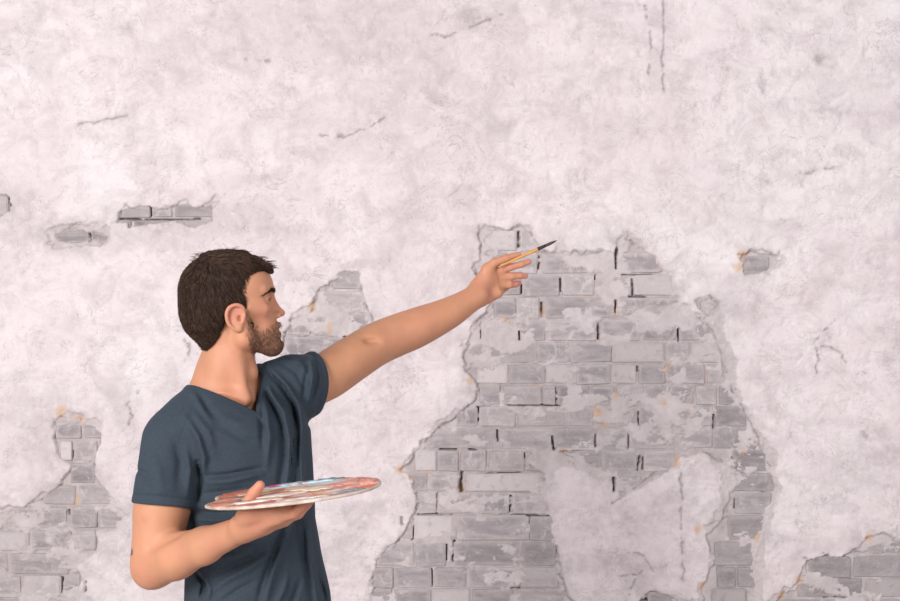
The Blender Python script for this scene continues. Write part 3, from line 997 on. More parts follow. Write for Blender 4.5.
    f.cone(W(147, 548, 2.598), W(176, 533, 2.585), .006, .005, .020, 'sub')     # bend of the arm
    wr = WR_R
    mk = [W(278, 517.5, 2.452), W(283, 518.5, 2.474), W(284, 520.0, 2.496), W(280, 521.5, 2.518)]
    for i, (p, r) in enumerate(zip(mk, (.0135, .0135, .0130, .0120))):
        base = wr + (p - wr) * .15 + np.array([0, (-.014, -.005, .005, .014)[i], 0])
        f.cone(base, p, .0175, r, .016)
    f.cone(W(246, 530, 2.50), W(262, 525, 2.492), .0190, .0165, .02)           # heel
    f.cone(W(240, 524, 2.490), W(252, 513, 2.462), .0185, .0160, .02)          # ball of the thumb
    f.chain([W(244, 516, 2.470), W(246.5, 505, 2.466), W(254.0, 493.0, 2.463), W(260.0, 485.3, 2.462)], [.0160, .0125, .0116, .0098], k=kf, k0=.012)
    f.cone(W(249, 514, 2.462), W(290, 508.5, 2.452), .0150, .0115, .014)         # web to the first finger
    for p, q in zip(mk, ([(293.5, 513.5, 2.440), (302, 506.0, 2.440), (307.0, 501.8, 2.446)], [(299, 513, 2.462), (307, 504.5, 2.464), (311, 500.5, 2.470)],
                         [(298, 514.0, 2.488), (305.5, 505.5, 2.492), (309, 500.5, 2.498)], [(292, 514.5, 2.514), (298, 507.5, 2.52), (301, 502.0, 2.524)])):
        f.chain([p] + [W(*v) for v in q], [.0115, .0100, .0090, .0078], k=kf, k0=.007)
    return f


BODY = body_field()

BEARD_POLY = [(243.5, 309), (248.5, 310), (251, 318), (256.5, 325.5), (263, 328.5), (269, 325), (273.5, 320), (279, 318.8), (287, 319.5), (288, 357), (264, 362), (255, 358.5), (249, 349), (244.5, 335)]


def body_tones(V, N):
    n = len(V)
    x, y, z = V.T
    base = np.array([.560, .270, .160])
    c = np.tile(base, (n, 1))
    v = fbm(x * 26, y * 26, z * 26, o=4, seed=5)[:, None]
    c *= 1 + (v - .5) * .22
    c[:, 1] *= 1 - (fbm(x * 15, y * 15, z * 15, o=3, seed=9) - .5) * .14
    rosy = np.zeros(n)
    def spot(p, r, a):
        d = np.linalg.norm(V - p, axis=1) / r
        np.maximum(rosy, a * np.exp(-d * d), out=rosy)
    for p in ((505, 259), (518, 254), (512, 267), (529, 261), (521, 276), (527, 276), (516, 284), (520, 283)):
        spot(W(*p, 3.205 if p[1] < 270 else 3.225), .020, .9)
    spot(W(488, 292, 3.18), .03, .35)
    for p in ((260, 486), (254, 494)):
        spot(W(*p, 2.462), .014, .7)
    spot(W(300, 508, 2.45), .025, .45); spot(W(262, 520, 2.46), .035, .35)
    spot(EL_R + (-.02, 0, -.03), .035, .35)
    for s in (-1, 1):
        spot(H(233, 312, s * 36), .024, .6); spot(H(262, 312, s * 20), .022, .30)
    spot(H(282, 313), .016, .6); spot(H(279, 333), .010, .5)
    pink = np.array([.640, .245, .195])
    c = c * (1 - rosy[:, None]) + pink * rosy[:, None]
    crease = np.zeros(n)
    pal = [W(*p, 3.185) for p in ((495.5, 268), (497.5, 275), (499.2, 282), (500.5, 290))]
    for a, b in zip(pal[:-1], pal[1:]):
        q = V - a; q[:, 1] *= .1; ba = (b - a) * (1, .1, 1)
        h = np.clip((q @ ba) / (ba @ ba), 0, 1)
        crease = np.maximum(crease, np.exp(-(np.linalg.norm(q - h[:, None] * ba, axis=1) / .0022) ** 2))
    c = c * (1 - .40 * crease[:, None]) + np.array([.34, .12, .085]) * .40 * crease[:, None]
    # beard shade in the skin, lips, brow, mole
    hx, hy, hyy = head_local(V)
    near = (hx > 205) & (hx < 295) & (hy > 270) & (hy < 370)
    b = np.zeros(n)
    jit = (fbm(x * 120, y * 120, z * 120, o=3, seed=11) - .5) * 7
    b[near] = sstep(-2.0, 3.0, poly_sd(hx[near] + jit[near], hy[near] + jit[near] * .5, BEARD_POLY))
    lips = np.exp(-(((hx - 281) / 4) ** 2 + ((hy - 330) / 4.4) ** 2 + (hyy / 9.5) ** 4)) * near
    b *= 1 - .9 * lips
    dens = .32 + .22 * sstep(330, 348, hy)
    c = c * (1 - (b * dens)[:, None]) + np.array([.150, .082, .055]) * (b * dens)[:, None]
    c = c * (1 - .55 * lips[:, None]) + np.array([.50, .20, .165]) * .55 * lips[:, None]
    mole = np.exp(-(((V - W(131, 552, 2.64)) / np.array([.03, .06, .011])) ** 2).sum(1) * 1.0)
    qx, qy = to_px(V)
    mole = np.where((np.abs(V[:, 1] - EL_R[1]) < .06), sstep(.45, .75, np.exp(-((qx - 131.2) / 2.6) ** 2 - ((qy - 552) / 5.2) ** 2)), 0)
    c = c * (1 - .85 * mole[:, None]) + np.array([.12, .062, .05]) * .85 * mole[:, None]
    return np.clip(c, 0, 1), b


person = empty('person', (-.43, .02, 0))
tag(person, 'bearded person in slate blue V-neck T-shirt reaching a brush toward the wall', 'person')

bV, bF = surface(BODY, (-.72, -.40, .84), (.27, .60, 1.84), .002, smooth=3, reach=2.6, one=True)
bN = normals(bV, bF)
tones, beard_w = body_tones(bV, bN)
body = mesh_obj('body', bV, bF, attr_material('warm_skin', .52, .32, .14, 320, .0006), person, attrs={'tone': tones})
tag(body, 'bare head, neck, arms and hands with warm light skin')

# ------------------------------------------------------------------ T-shirt
FOLDS = [  # polyline in photograph pixels on the side he shows, height in m (minus = groove), half width px
    ([(186, 418), (198, 437), (204, 458), (202, 478)], .0075, 4.5), ([(194, 414), (208, 432), (214, 452)], .0045, 5), ([(198, 462), (201, 480), (197, 500)], -.010, 3.2),
    ([(203, 476), (225, 475), (262, 468)], -.0045, 2.8), ([(204, 483), (232, 481), (262, 474)], .0045, 3.4), ([(200, 494), (228, 491), (250, 488)], -.004, 3.2), ([(196, 512), (215, 513), (235, 512)], -.004, 3), ([(196, 519), (215, 521), (232, 519)], .004, 3),
    ([(258, 372), (270, 392), (284, 412), (290, 440), (289, 475)], .0070, 3.6), ([(258, 380), (272, 404), (281, 424), (283, 455), (279, 490)], -.0060, 3.2), ([(266, 366), (286, 384), (299, 404), (304, 430)], .0065, 3.4),
    ([(262, 364), (280, 384), (293, 404), (297, 430), (296, 465)], -.0065, 3.0), ([(258, 392), (266, 412), (270, 436), (267, 465)], .0050, 3.4), ([(257, 404), (262, 424), (262, 446)], -.0040, 3.0), ([(276, 360), (296, 372), (304, 388)], -.0040, 3), ([(286, 357), (304, 366), (309, 380)], .0050, 3),
    ([(303, 355), (307, 372), (304, 392), (302, 404)], -.0040, 2.8), ([(310, 354), (313, 376), (309, 400)], .0050, 2.4), ([(316, 354), (317, 378), (312, 404)], -.0045, 2.2),
    ([(302, 424), (301, 455), (303, 490), (304, 520)], .0055, 2.8), ([(294, 440), (293, 480), (296, 520), (303, 560)], -.0045, 2.8), ([(288, 470), (285, 505), (286, 530)], .0045, 3), ([(307, 520), (310, 555), (318, 601)], .0050, 3.2), ([(301, 520), (305, 560), (312, 601)], -.0045, 3),
    ([(296, 508), (291, 530), (281, 550), (272, 575), (266, 601)], .0060, 3.6), ([(290, 512), (286, 530), (273, 555), (262, 585), (258, 603)], -.0055, 3.6), ([(272, 552), (250, 568), (226, 580), (212, 592)], .0050, 4.0), ([(262, 552), (238, 564), (214, 574)], -.0045, 4.0), ([(258, 580), (238, 590), (220, 603)], -.0040, 3.4),
    ([(196, 572), (204, 584), (200, 601)], -.0060, 2.6), ([(201, 574), (210, 588), (207, 603)], .0050, 3), ([(318, 575), (323, 590), (326, 604)], -.0045, 2.4), ([(288, 575), (284, 590), (276, 606)], .0040, 3), ([(300, 580), (294, 596), (290, 608)], -.0040, 3),
    ([(200, 395), (208, 410), (216, 416)], -.0035, 4), ([(190, 388), (203, 408), (212, 424)], .003, 4), ([(220, 415), (240, 424), (262, 424)], .0025, 5), ([(222, 428), (246, 440), (262, 441)], -.0028, 5),
    ([(150, 452), (158, 470), (160, 492)], .0025, 6), ([(175, 440), (180, 462), (178, 488)], -.0030, 5), ([(186, 450), (190, 470), (188, 494)], .0040, 4), ([(136, 470), (146, 474), (152, 484)], -.0025, 3), ([(140, 486), (155, 492), (175, 490)], .0020, 4),
    ([(226, 544), (245, 548), (266, 540)], .003, 5), ([(212, 560), (235, 556), (256, 552)], .003, 4),
]

def fold_disp(P):
    px, py = to_px(P)
    nz = np.zeros(len(P), np.float32)
    rel = (P[:, 0] - np.interp(P[:, 2], TZ, TX)) * 0 + (P[:, 1] - np.interp(P[:, 2], TZ, TY))
    facing = sstep(.10, -.02, rel - .25 * (P[:, 0] + .45))
    for line, amp, w in FOLDS:
        xs_ = [p[0] for p in line]; ys_ = [p[1] for p in line]
        m = (px > min(xs_) - 3 * w) & (px < max(xs_) + 3 * w) & (py > min(ys_) - 3 * w) & (py < max(ys_) + 3 * w)
        if not m.any():
            continue
        X, Y = px[m], py[m]
        best = np.full(len(X), 1e9, np.float32); along = np.zeros(len(X), np.float32)
        tot = sum(math.dist(a, b) for a, b in zip(line[:-1], line[1:])); acc = 0
        for a, b in zip(line[:-1], line[1:]):
            ex, ey = b[0] - a[0], b[1] - a[1]
            l = math.hypot(ex, ey)
            t = np.clip(((X - a[0]) * ex + (Y - a[1]) * ey) / (l * l), 0, 1)
            d = np.hypot(X - a[0] - t * ex, Y - a[1] - t * ey)
            s = d < best
            best = np.where(s, d, best); along = np.where(s, (acc + t * l) / tot, along)
            acc += l
        taper = np.sqrt(np.clip(np.sin(np.pi * np.clip(along, .04, .96)), 0, 1))
        nz[m] += 2.15 * amp * taper * np.exp(-(best / (w * .85)) ** 2)
    nz *= facing
    x, y, z = P.T
    nz = np.maximum(nz, -.013)
    nz += (fbm(x * 16, y * 16, z * 9, o=2, seed=77) - .5) * .006
    return nz


def shirt_cuts(P):
    r = np.where(axis_far(P, SH_R, EL_R, .085), -.2, (P - SL_R) @ nR)
    l = np.where(axis_far(P, SH_L, EL_L, .10), -.2, (P - SL_L) @ nL)
    return r, l


BORE = Field()
BORE.cone(SH_R + nR * .06, SL_R + nR * .06, .050, .0585, .001)
BORE.cone(SL_L - nL * .03 + (0, 0, -.006), SL_L + (EL_L - SL_L) * .25 + (0, 0, -.006), .050, .057, .001)
BORE.cone(SL_L - nL * .03 + (0, 0, -.018), SL_L + (EL_L - SL_L) * .25 + (0, 0, -.028), .044, .044, .001)


def shirt_f(P, c=None, hd=None):
    r = (P - SL_R) @ nR; l = (P - SL_L) @ nL
    nh = neck_hole(P)
    dr, dl = SR(P, c, hd), SLv(P, c, hd)
    t = ST(P, c, hd)
    if c is not None:
        for v, q in ((r, 0), (l, 1)):
            e = .0012 * np.exp(-((v + .020) / .0022) ** 2) - .0008 * sstep(-.020, -.018, v)
            if q: dl = dl + e
            else: dr = dr + e
    d = smin(smin(t, smax(dr, r, .003), .014), smax(dl, l, .003), .03)
    if c is not None:
        calm = sstep(.006, .032, nh)
        d = d - fold_disp(P) * calm
        d = d - .0016 * sstep(.013, .010, nh)
    d = np.maximum(d, -(d + .0075))
    d = smax(d, -nh, .003)
    d = smax(d, -BORE(P, c, hd), .002)
    return np.maximum(d, .925 - P[:, 2])


sV, sF = surface(shirt_f, (-.74, -.26, .90), (-.20, .30, 1.62), .0025, smooth=3)
r_, l_ = shirt_cuts(sV)
seam = np.maximum(np.exp(-((r_ + .020) / .0018) ** 2), np.exp(-((l_ + .020) / .0018) ** 2)) * .7
nh_ = neck_hole(sV)
seam = np.maximum(seam, .75 * np.exp(-((nh_ - .0125) / .0018) ** 2) + .55 * sstep(.010, .006, nh_))
# shoulder seam round the near armhole
arm = (sV - SH_R) @ nR
seam = np.maximum(seam, np.where(np.linalg.norm(sV - SH_R, axis=1) < .10, .55 * np.exp(-(((sV - (SH_R + np.array([.022, 0, .0]))) @ np.array([.93, .1, -.36]) - .0) / .0016) ** 2), 0) * (sV[:, 2] > SH_R[2]))
shirt = mesh_obj('t_shirt', sV, sF, shirt_material(), person, attrs={'seam': seam})
tag(shirt, 'slate blue short-sleeved V-neck cotton T-shirt')

# ------------------------------------------------------------------ trousers and shoes (below the frame)
def legs_field(P, c=None, hd=None):
    f = LEGS
    return f(P, c, hd)


LEGS = Field()
LEGS.func(lambda P: torso([.8, .95, 1.0], [.158, .158, .15], [.118, .118, .112], [-.426, -.427, -.43], [.02, .02, .02], .965, .83, P), (-.43, .02, .9), .25, .02)
for s in (-1, 1):
    hip = np.array([-.427, .02, .86]) + L * s * .085
    knee = np.array([-.425, .02, .48]) + L * s * .095 + Fw * .02
    ank = np.array([-.43, .025, .09]) + L * s * .10
    LEGS.chain([hip, knee, ank], [.088, .064, .058], k=.03, k0=.05)
tV, tF = surface(legs_field, (-.72, -.25, .03), (-.14, .30, 1.02), .006, smooth=3)
trousers = mesh_obj('trousers', tV, tF, plain('dark_denim', (.03, .04, .06), .9, .2, nscale=300), person)
for s in (-1, 1):
    SHOE = Field()
    heel = np.array([-.43, .025, .042]) + L * s * .10 - Fw * .05
    toe = heel + Fw * .215 + L * s * .02
    SHOE.cone(heel, heel + Fw * .11 + (0, 0, .005), .042, .044, .02)
    SHOE.cone(heel + Fw * .11, toe + (0, 0, -.012), .044, .030, .02)
    SHOE.cone(heel + (0, 0, .04), heel + Fw * .05 + (0, 0, .055), .040, .042, .03)
    ff = lambda P, c=None, hd=None: np.maximum(SHOE(P, c, hd), .0015 - P[:, 2])
    v, fq = surface(ff, np.minimum(heel, toe) - (.08, .08, .06), np.maximum(heel, toe) + (.08, .08, .14), .005, smooth=2)
    v[:, 2] -= v[:, 2].min()
    mesh_obj('shoe', v, fq, plain('brown_leather', (.10, .05, .03), .5, .4), person)

# ------------------------------------------------------------------ hair
HAIR_POLY = [(275.5, 275), (271, 272.5), (266, 271.5), (258, 271), (252, 272.5), (247, 276), (247.5, 285), (248.5, 298), (248.8, 311), (243.5, 309.5), (240.5, 306), (236, 303), (229, 303), (224.5, 308), (222.5, 316), (222, 324), (218, 334), (210, 343.5), (204.5, 351.5), (197, 351), (170, 330), (160, 290), (176, 240), (230, 232), (285, 245), (288, 265)]


def hair_base():
    f = Field()
    f.ell(H(217.5, 290.5), np.array([37.0, 36.0, 35.6]) * HS, k=.02)
    f.ell(H(231, 281), np.array([32, 33.8, 26.5]) * HS, k=.02)
    f.ell(H(244, 272), np.array([21, 26, 16.0]) * HS, k=.02)
    f.cone(H(256, 265, 0), H(270, 270.5, 4), 6.0 * HS, 2.6 * HS, .012)
    f.cone(H(256, 266, -8), H(268.5, 271.0, -9), 5.5 * HS, 2.4 * HS, .012)
    f.cone(H(256, 266, 10), H(268.5, 270.5, 12), 5.5 * HS, 2.4 * HS, .012)
    f.cone(H(204, 255.5, -4), H(222, 253.5, -4), 3.0 * HS, 3.6 * HS, .008)
    f.cone(H(228, 253.6, -6), H(244, 254.5, -3), 3.0 * HS, 3.4 * HS, .008)
    for s in (-1, 1):
        f.ell(H(222, 306, s * 13), np.array([30, 24.5, 20]) * HS, k=.02)
    f.ell(H(208.5, 313), np.array([25.5, 28.0, 22]) * HS, k=.03)
    f.cone(H(210.5, 322, 0), H(217, 341, 0), 20.0 * HS, 12.5 * HS, .03)
    for s in (-1, 1):
        f.cone(H(211.5, 324, s * 10), H(215.5, 340, s * 10), 17 * HS, 11 * HS, .03)
    return f


HB = hair_base()


def hair_f(P, c=None, hd=None):
    d = HB(P, c, hd)
    hx, hy, hyy = head_local(P)
    if c is not None:
        ang = np.arctan2(hy - 262, hx - 206)
        g = np.sin(ang * 46 + 6 * fbm(hx / 14, hy / 14, hyy / 14, o=2, seed=3))
        d = d - (.0010 * g + (fbm(hx / 7, hy / 7, hyy / 7, o=3, seed=4) - .5) * .0100)
    jit = (fbm(hx / 3, hy / 3, hyy / 3, o=2, seed=8) - .5) * 2.6 if c is not None else 0
    s = poly_sd(hx + jit, hy + jit, HAIR_POLY)
    # hair ends close to the skin at the hairline
    return smax(d, -s * HS, .010)


hV, hF = surface(hair_f, H(228, 300) - np.array([.13, .11, .13]), H(228, 300) + np.array([.13, .11, .13]), .0022, smooth=1)


def hair_flow(P):
    """growth direction: forward over the crown, down the sides and the nape"""
    hx, hy, hyy = head_local(P)
    top = sstep(278, 262, hy) * sstep(200, 222, hx)
    rx = (hx - 206) / 30; rz = -(hy - 262) / 30; ry = hyy / 34
    side = np.stack([.20 + .25 * rx - .45 * sstep(235, 200, hx) * sstep(300, 330, hy) * -1 , .15 * ry, -1.0 + 0 * rx], 1)
    fr = np.stack([1.0 + 0 * rx, .28 * np.sin(hx / 7.0) + .5 * ry, -.30 - .5 * sstep(252, 270, hx)], 1)
    bk = np.stack([-.35 + 0 * rx, .3 * ry, -1.0 + 0 * rx], 1)
    wback = sstep(206, 190, hx)[:, None]
    side = side * (1 - wback) + bk * wback
    d = fr * top[:, None] + side * (1 - top[:, None])
    return d @ HR.T


def grad(f, P, e=.002):
    g = np.zeros_like(P)
    for a in range(3):
        s = np.zeros(3); s[a] = e
        g[:, a] = f((P + s).astype(np.float32)) - f((P - s).astype(np.float32))
    return g / (np.linalg.norm(g, axis=1, keepdims=True) + 1e-9)


def strands(seeds, nor, flow, f, length, steps, rad, lift0, lift1, spread, seed):
    rg = np.random.default_rng(seed)
    n = len(seeds)
    P = seeds.copy(); path = []
    ln = length * rg.uniform(.55, 1.25, n)
    wob = rg.normal(0, spread, (n, 3))
    for s in range(steps + 1):
        t = s / steps
        if f is not None:
            d = f(P.astype(np.float32)); nn = grad(f, P)
            P = P - nn * d[:, None]
        else:
            nn = nor
        path.append(P + nn * (lift0 + (lift1 * rg.uniform(.6, 1.3, n)[:, None] if s == steps else lift1) * t ** 1.5 - (.0012 if s == 0 else 0)))
        fl = flow(P) + wob * (.6 + t)
        fl = fl - nn * (fl * nn).sum(1)[:, None]
        fl /= np.linalg.norm(fl, axis=1, keepdims=True) + 1e-9
        P = P + fl * (ln / steps)[:, None]
    path = np.stack(path, 1)                         # n, s+1, 3
    tan = np.gradient(path, axis=1)
    tan /= np.linalg.norm(tan, axis=2, keepdims=True) + 1e-9
    side = np.cross(tan, nn[:, None, :]); side /= np.linalg.norm(side, axis=2, keepdims=True) + 1e-9
    up = np.cross(side, tan)
    tt = np.linspace(0, 1, steps + 1)
    rr = rad * (1 - .85 * tt ** 1.6)[None, :, None] * rg.uniform(.7, 1.3, n)[:, None, None]
    ring = [path + rr * (math.cos(a) * side + math.sin(a) * up) for a in (math.pi / 2, math.pi * 7 / 6, math.pi * 11 / 6)]
    V = np.stack(ring, 2).reshape(-1, 3)             # n, s+1, 3 corners
    base = (np.arange(n) * (steps + 1) * 3)[:, None, None]
    F = []
    for s in range(steps):
        for k in range(3):
            a = s * 3 + k; b = s * 3 + (k + 1) % 3
            F.append([a, b, b + 3, a + 3])
    F = (base + np.array(F)[None]).reshape(-1, 4)
    return V, F, np.repeat(np.arange(n), (steps + 1) * 3)


hN = normals(hV, hF)
hx_, hy_, hyy_ = head_local(hV)
# visible outer side only
out = (BODY(hV.astype(np.float32)) > .001)
cand = np.where(out)[0]
pick = cand[RNG.integers(0, len(cand), 7500)]
HBs = lambda P: smax(HB(P), -poly_sd(*head_local(P)[:2], HAIR_POLY) * HS - .003, .010)
stV, stF, sid = strands(hV[pick], hN[pick], hair_flow, HBs, .028, 5, .00085, .0002, .0040, .27, 3)


def hair_tone(n, seed):
    rg = np.random.default_rng(seed)
    t = rg.uniform(0, 1, n)[:, None] ** 1.5
    return np.array([.022, .0125, .0090]) * (1 - t) + np.array([.125, .074, .052]) * t


tone1 = np.tile(np.array([.028, .0165, .0122]), (len(hV), 1)) * (.7 + .7 * fbm(hx_ / 5, hy_ / 9, hyy_ / 5, o=3, seed=2)[:, None])
tone2 = hair_tone(7500, 5)[sid]
# flyaway tufts at the crown and forelock
def tuft(p, d, n, ln, seed, sp):
    rg = np.random.default_rng(seed)
    P = np.asarray(p)[None] + rg.normal(0, .006, (n, 3))
    dd = np.asarray(d, float); dd /= np.linalg.norm(dd)
    return strands(P, np.tile(np.array([0, -.3, .95]), (n, 1)), lambda Q: np.tile(dd, (len(Q), 1)), None, ln, 5, .0007, 0, .002, sp, seed)


parts = [(hV, hF, tone1), (stV, stF, tone2)]
for p, d, n, ln, sd_, sp in ((H(203, 257, -6), (-.5, -.2, .85), 16, .022, 31, .25), (H(198, 263, -12), (-.8, -.1, .5), 12, .014, 32, .3), (H(266, 266, -6), (.55, -.1, -.85), 60, .020, 33, .15), (H(265, 266, 6), (.55, .2, -.8), 50, .020, 34, .15),
                              (H(258, 262, -8), (.8, -.2, -.6), 60, .022, 35, .15), (H(206, 345, -10), (-.3, 0, -1), 40, .014, 36, .15), (H(230, 253, -6), (.9, 0, .1), 24, .012, 38, .2), (H(244, 255.5, -3), (.9, 0, -.1), 24, .012, 39, .2)):
    v, q, i = tuft(p, d, n, ln, sd_, sp)
    parts.append((v, q, hair_tone(n, sd_)[i]))
off = 0; AV, AF, AT = [], [], []
for v, q, t in parts:
    AV.append(v); AF.append(q + off); AT.append(t); off += len(v)
hair = mesh_obj('hair', np.concatenate(AV), np.concatenate(AF), attr_material('dark_brown_hair', .62, .18), person, attrs={'tone': np.concatenate(AT)})
tag(hair, 'short tousled dark brown hair')

# beard and brows grow from the skin
def sprout(name, mask, n, ln, rad, flow, lift, seed, c0, c1, label):
    idx = np.where(mask > .05)[0]
    p = mask[idx] / mask[idx].sum()
    k = np.random.default_rng(seed).choice(idx, n, p=p)
    v, q, i = strands(bV[k], bN[k], flow, None, ln, 2, rad, 0, lift, .35, seed)
    t = np.random.default_rng(seed + 1).uniform(0, 1, n)[:, None]
    col = np.array(c0) * (1 - t) + np.array(c1) * t
    o = mesh_obj(name, v, q, attr_material(name + '_hair', .55, .3), person, attrs={'tone': col[i]})
    return tag(o, label)


bhx, bhy, bhyy = head_local(bV)
bm_ = beard_w * sstep(305, 311, bhy) * (.35 + .65 * sstep(326, 346, bhy)) * (np.abs(bhyy) < 40)
sprout('beard', bm_, 4600, .0062, .00042, lambda P: np.tile(HR @ np.array([.30, 0, -1.0]), (len(P), 1)), .0026, 51, (.075, .040, .025), (.25, .135, .085), 'short brown full beard')
ay_ = np.abs(bhyy)
brow_y = np.interp(ay_, [4, 8, 14, 20, 25], [290.2, 289.8, 290.0, 292.5, 297.0])
brow = np.exp(-((bhy - brow_y) / np.interp(ay_, [4, 14, 25], [1.7, 1.4, .8])) ** 2) * sstep(2, 5, ay_) * sstep(26, 22, ay_) * (bhx > 253)
lash = np.exp(-((bhy - 299.2) / .9) ** 2) * np.exp(-((ay_ - 14) / 5.0) ** 4) * (bhx > 264)
for s in (-1, 1):
    half = np.sign(bhyy) == s
    sprout('eyebrow', brow * half, 520, .0075, .00042, lambda P: (np.stack([-.30 * np.ones(len(P)), s * .9 * np.ones(len(P)), -.1 * np.ones(len(P))], 1)) @ HR.T, .0014, 61 + s, (.020, .012, .009), (.06, .036, .026), 'dark brown eyebrow')
    sprout('eyelashes', lash * half, 60, .006, .0003, lambda P: np.tile(HR @ np.array([1.0, 0, -.25]), (len(P), 1)), .0015, 71 + s, (.02, .014, .012), (.05, .035, .03), 'dark eyelashes')

# eyes
for s in (-1, 1):
    me = bpy.data.meshes.new('eye')
    bm = bmesh.new()
    bmesh.ops.create_uvsphere(bm, u_segments=20, v_segments=14, radius=5.6 * HS)
    bm.to_mesh(me); bm.free()
    co = np.array([v.co[:] for v in me.vertices])
    f = (co / (5.6 * HS)) @ np.array([1, 0, 0])
    colr = np.where((f > .985)[:, None], np.array([.01, .01, .01]), np.where((f > .86)[:, None], np.array([.06, .035, .02]), np.array([.68, .62, .60])))
    a = me.attributes.new('tone', 'FLOAT_COLOR', 'POINT')
    a.data.foreach_set('color', np.hstack([colr, np.ones((len(co), 1))]).astype(np.float32).ravel())
    me.materials.append(attr_material('eye_surface', .15, .5))
    for p in me.polygons: p.use_smooth = True
    o = bpy.data.objects.new('eye', me)
    COL.objects.link(o); o.parent = person
    o.matrix_parent_inverse = Matrix.Translation(-Vector(person.location))
    o.location = H(263.2, 299.6, s * 14.2)
    o.rotation_euler = (0, 0, YAW)

# ================================================================== PALETTE
PAL_C = np.array([(293 - 450) / FPX * 2.50, CAM_Y + 2.50, 1.3055])
ROLL = math.radians(6.4)
PR = np.array([[math.cos(ROLL), 0, -math.sin(ROLL)], [0, 1, 0], [math.sin(ROLL), 0, math.cos(ROLL)]])   # palette to world
hole_w = W(246.5, 502, 2.467)
hole = ((hole_w - PAL_C) @ PR)[:2]


def outline(a):
    """kidney-shaped board: wide oval with a thumb notch on the short left side"""
    return .178, .140


def pal2d(x, y):
    k0 = np.sqrt((np.abs(x) / .178) ** 2.2 + (np.abs(y) / .140) ** 2.2) + 1e-6
    d = (k0 - 1) * np.hypot(x, y) / k0
    notch = np.hypot(x + .196, (y - .004) * .8) - .040
    d = smax(d, -notch, .02)
    hol = np.hypot((x - hole[0]) * .92, y - hole[1]) - .0175
    return smax(d, -hol, .004)


def pal_f(P, c=None, hd=None):
    q = (P - PAL_C) @ PR
    d2 = pal2d(q[:, 0], q[:, 1])
    dz = np.abs(q[:, 2] + .0008) - .0034
    return smax(d2, dz, .003)


pV, pF = surface(pal_f, PAL_C - (.21, .17, .04), PAL_C + (.21, .17, .04), .002, smooth=1)
palette = empty('paint_palette', tuple(PAL_C - np.array([0, 0, .003])))
tag(palette, 'oval painter\'s palette thick with pink, white, red and blue paint held on one hand', 'palette')
board = mesh_obj('board', pV, pF, plain('dry_painted_edge', (.72, .64, .57), .6, .3, nscale=22, dark=(.42, .27, .20)), palette)
tag(board, 'thin wooden board with pale paint-crusted edge')

# layer of old mixed paint: streaky relief on the upper face
gx = np.arange(-.182, .1821, .0013); gy = np.arange(-.144, .1441, .0018)
GX, GY = np.meshgrid(gx, gy)
dd = pal2d(GX, GY)
ca, sa = math.cos(-.10), math.sin(-.10)
UX = GX * ca - GY * sa; UY = GX * sa + GY * ca
wob = (fbm(GX * 22, GY * 22, o=3, seed=15) - .5)
n1 = fbm(UX * 16 + wob * 1.2, UY * 62 + wob * 2.0, o=4, seed=21, gain=.6)
n2 = fbm(UX * 26 + 7 + wob, UY * 90 + wob * 2, o=3, seed=25, gain=.6)
n3 = fbm(UX * 11 + 3 + wob, UY * 40 + 5 + wob, o=3, seed=29, gain=.55)
hgt = .0030 + (n1 - .5) * .0052 + (n2 - .5) * .0036
hgt = np.where(dd > -.0045, .0026 - .001, np.maximum(hgt, .0029)) * 1.0
ct = np.array([.70, .42, .36]) * np.ones(GX.shape + (3,))
def put(m, c, a=1.0):
    global ct
    m = (m * a)[..., None]
    ct = ct * (1 - m) + np.array(c) * m
put(sstep(.50, .60, n1), (.76, .56, .50)); put(sstep(.57, .66, n2), (.80, .70, .64)); put(sstep(.53, .60, n3), (.60, .20, .15))
put(sstep(.42, .36, n2), (.45, .27, .17), .85); put(sstep(.62, .70, n1 * .5 + n3 * .5), (.78, .62, .36), .8)
put(sstep(.39, .33, n1), (.22, .17, .16), .85)
# blue, white and dark strokes on the far rim; red heap at the far end; grey smear on the near rim; red at the notch
rim = GY / .14
put(sstep(.02, -.02, np.abs(GX - .02 + wob * .05) - .085) * sstep(.45, .55, rim + wob * .6) * sstep(.42, .50, n1), (.42, .66, .82), .95)
put(sstep(.02, -.02, np.abs(GX - .055) - .06) * sstep(.78, .84, rim + wob * .5), (.10, .16, .20), .95)
put(sstep(.02, -.02, np.abs(GX + .015) - .06) * sstep(.70, .78, rim + wob * .4) * sstep(.48, .54, n2), (.42, .05, .10), .9)
put(sstep(.02, -.02, np.abs(GX - .05) - .10) * sstep(.34, .44, rim + wob * .7) * sstep(.56, .50, n1) , (.84, .82, .82), .8)
put(sstep(.085, .125, GX + wob * .05) * sstep(-.55, -.3, rim + wob * .6) * sstep(.62, .44, n2), (.72, .22, .15), .95)
put(sstep(.05, .10, GX) * sstep(-.50, -.68, rim + wob * .9) * sstep(.42, .52, n1), (.24, .25, .29), .9)
put(sstep(-.09, -.13, GX + wob * .04) * sstep(.40, .55, n3 * .5 + n2 * .5), (.66, .26, .20), .9)
put(sstep(-.138, -.150, GX + .1 * wob * (1)) * sstep(-.05, -.2, rim) * sstep(.5, .6, n1), (.10, .07, .06), .9)
put(sstep(-.80, -.93, rim + wob * .35) * sstep(.38, .46, n1), (.82, .76, .72), .8)
mean_ct = ct.mean(2, keepdims=True)
ct = np.clip((mean_ct + (ct - mean_ct) * 1.35) * .92, .01, .95)
I = -np.ones(GX.shape, int); ok = dd < -.0016
I[ok] = np.arange(ok.sum())
LV = np.stack([GX[ok], GY[ok], hgt[ok]], 1)
quad = np.stack([I[:-1, :-1], I[:-1, 1:], I[1:, 1:], I[1:, :-1]], -1).reshape(-1, 4)
quad = quad[(quad >= 0).all(1)]
paint = mesh_obj('paint_layer', LV @ PR.T + PAL_C, quad, attr_material('oil_paint', .38, .45, bump_scale=180, bump_d=.001), palette, attrs={'tone': ct[ok]})
tag(paint, 'streaky crust of mixed oil paint')
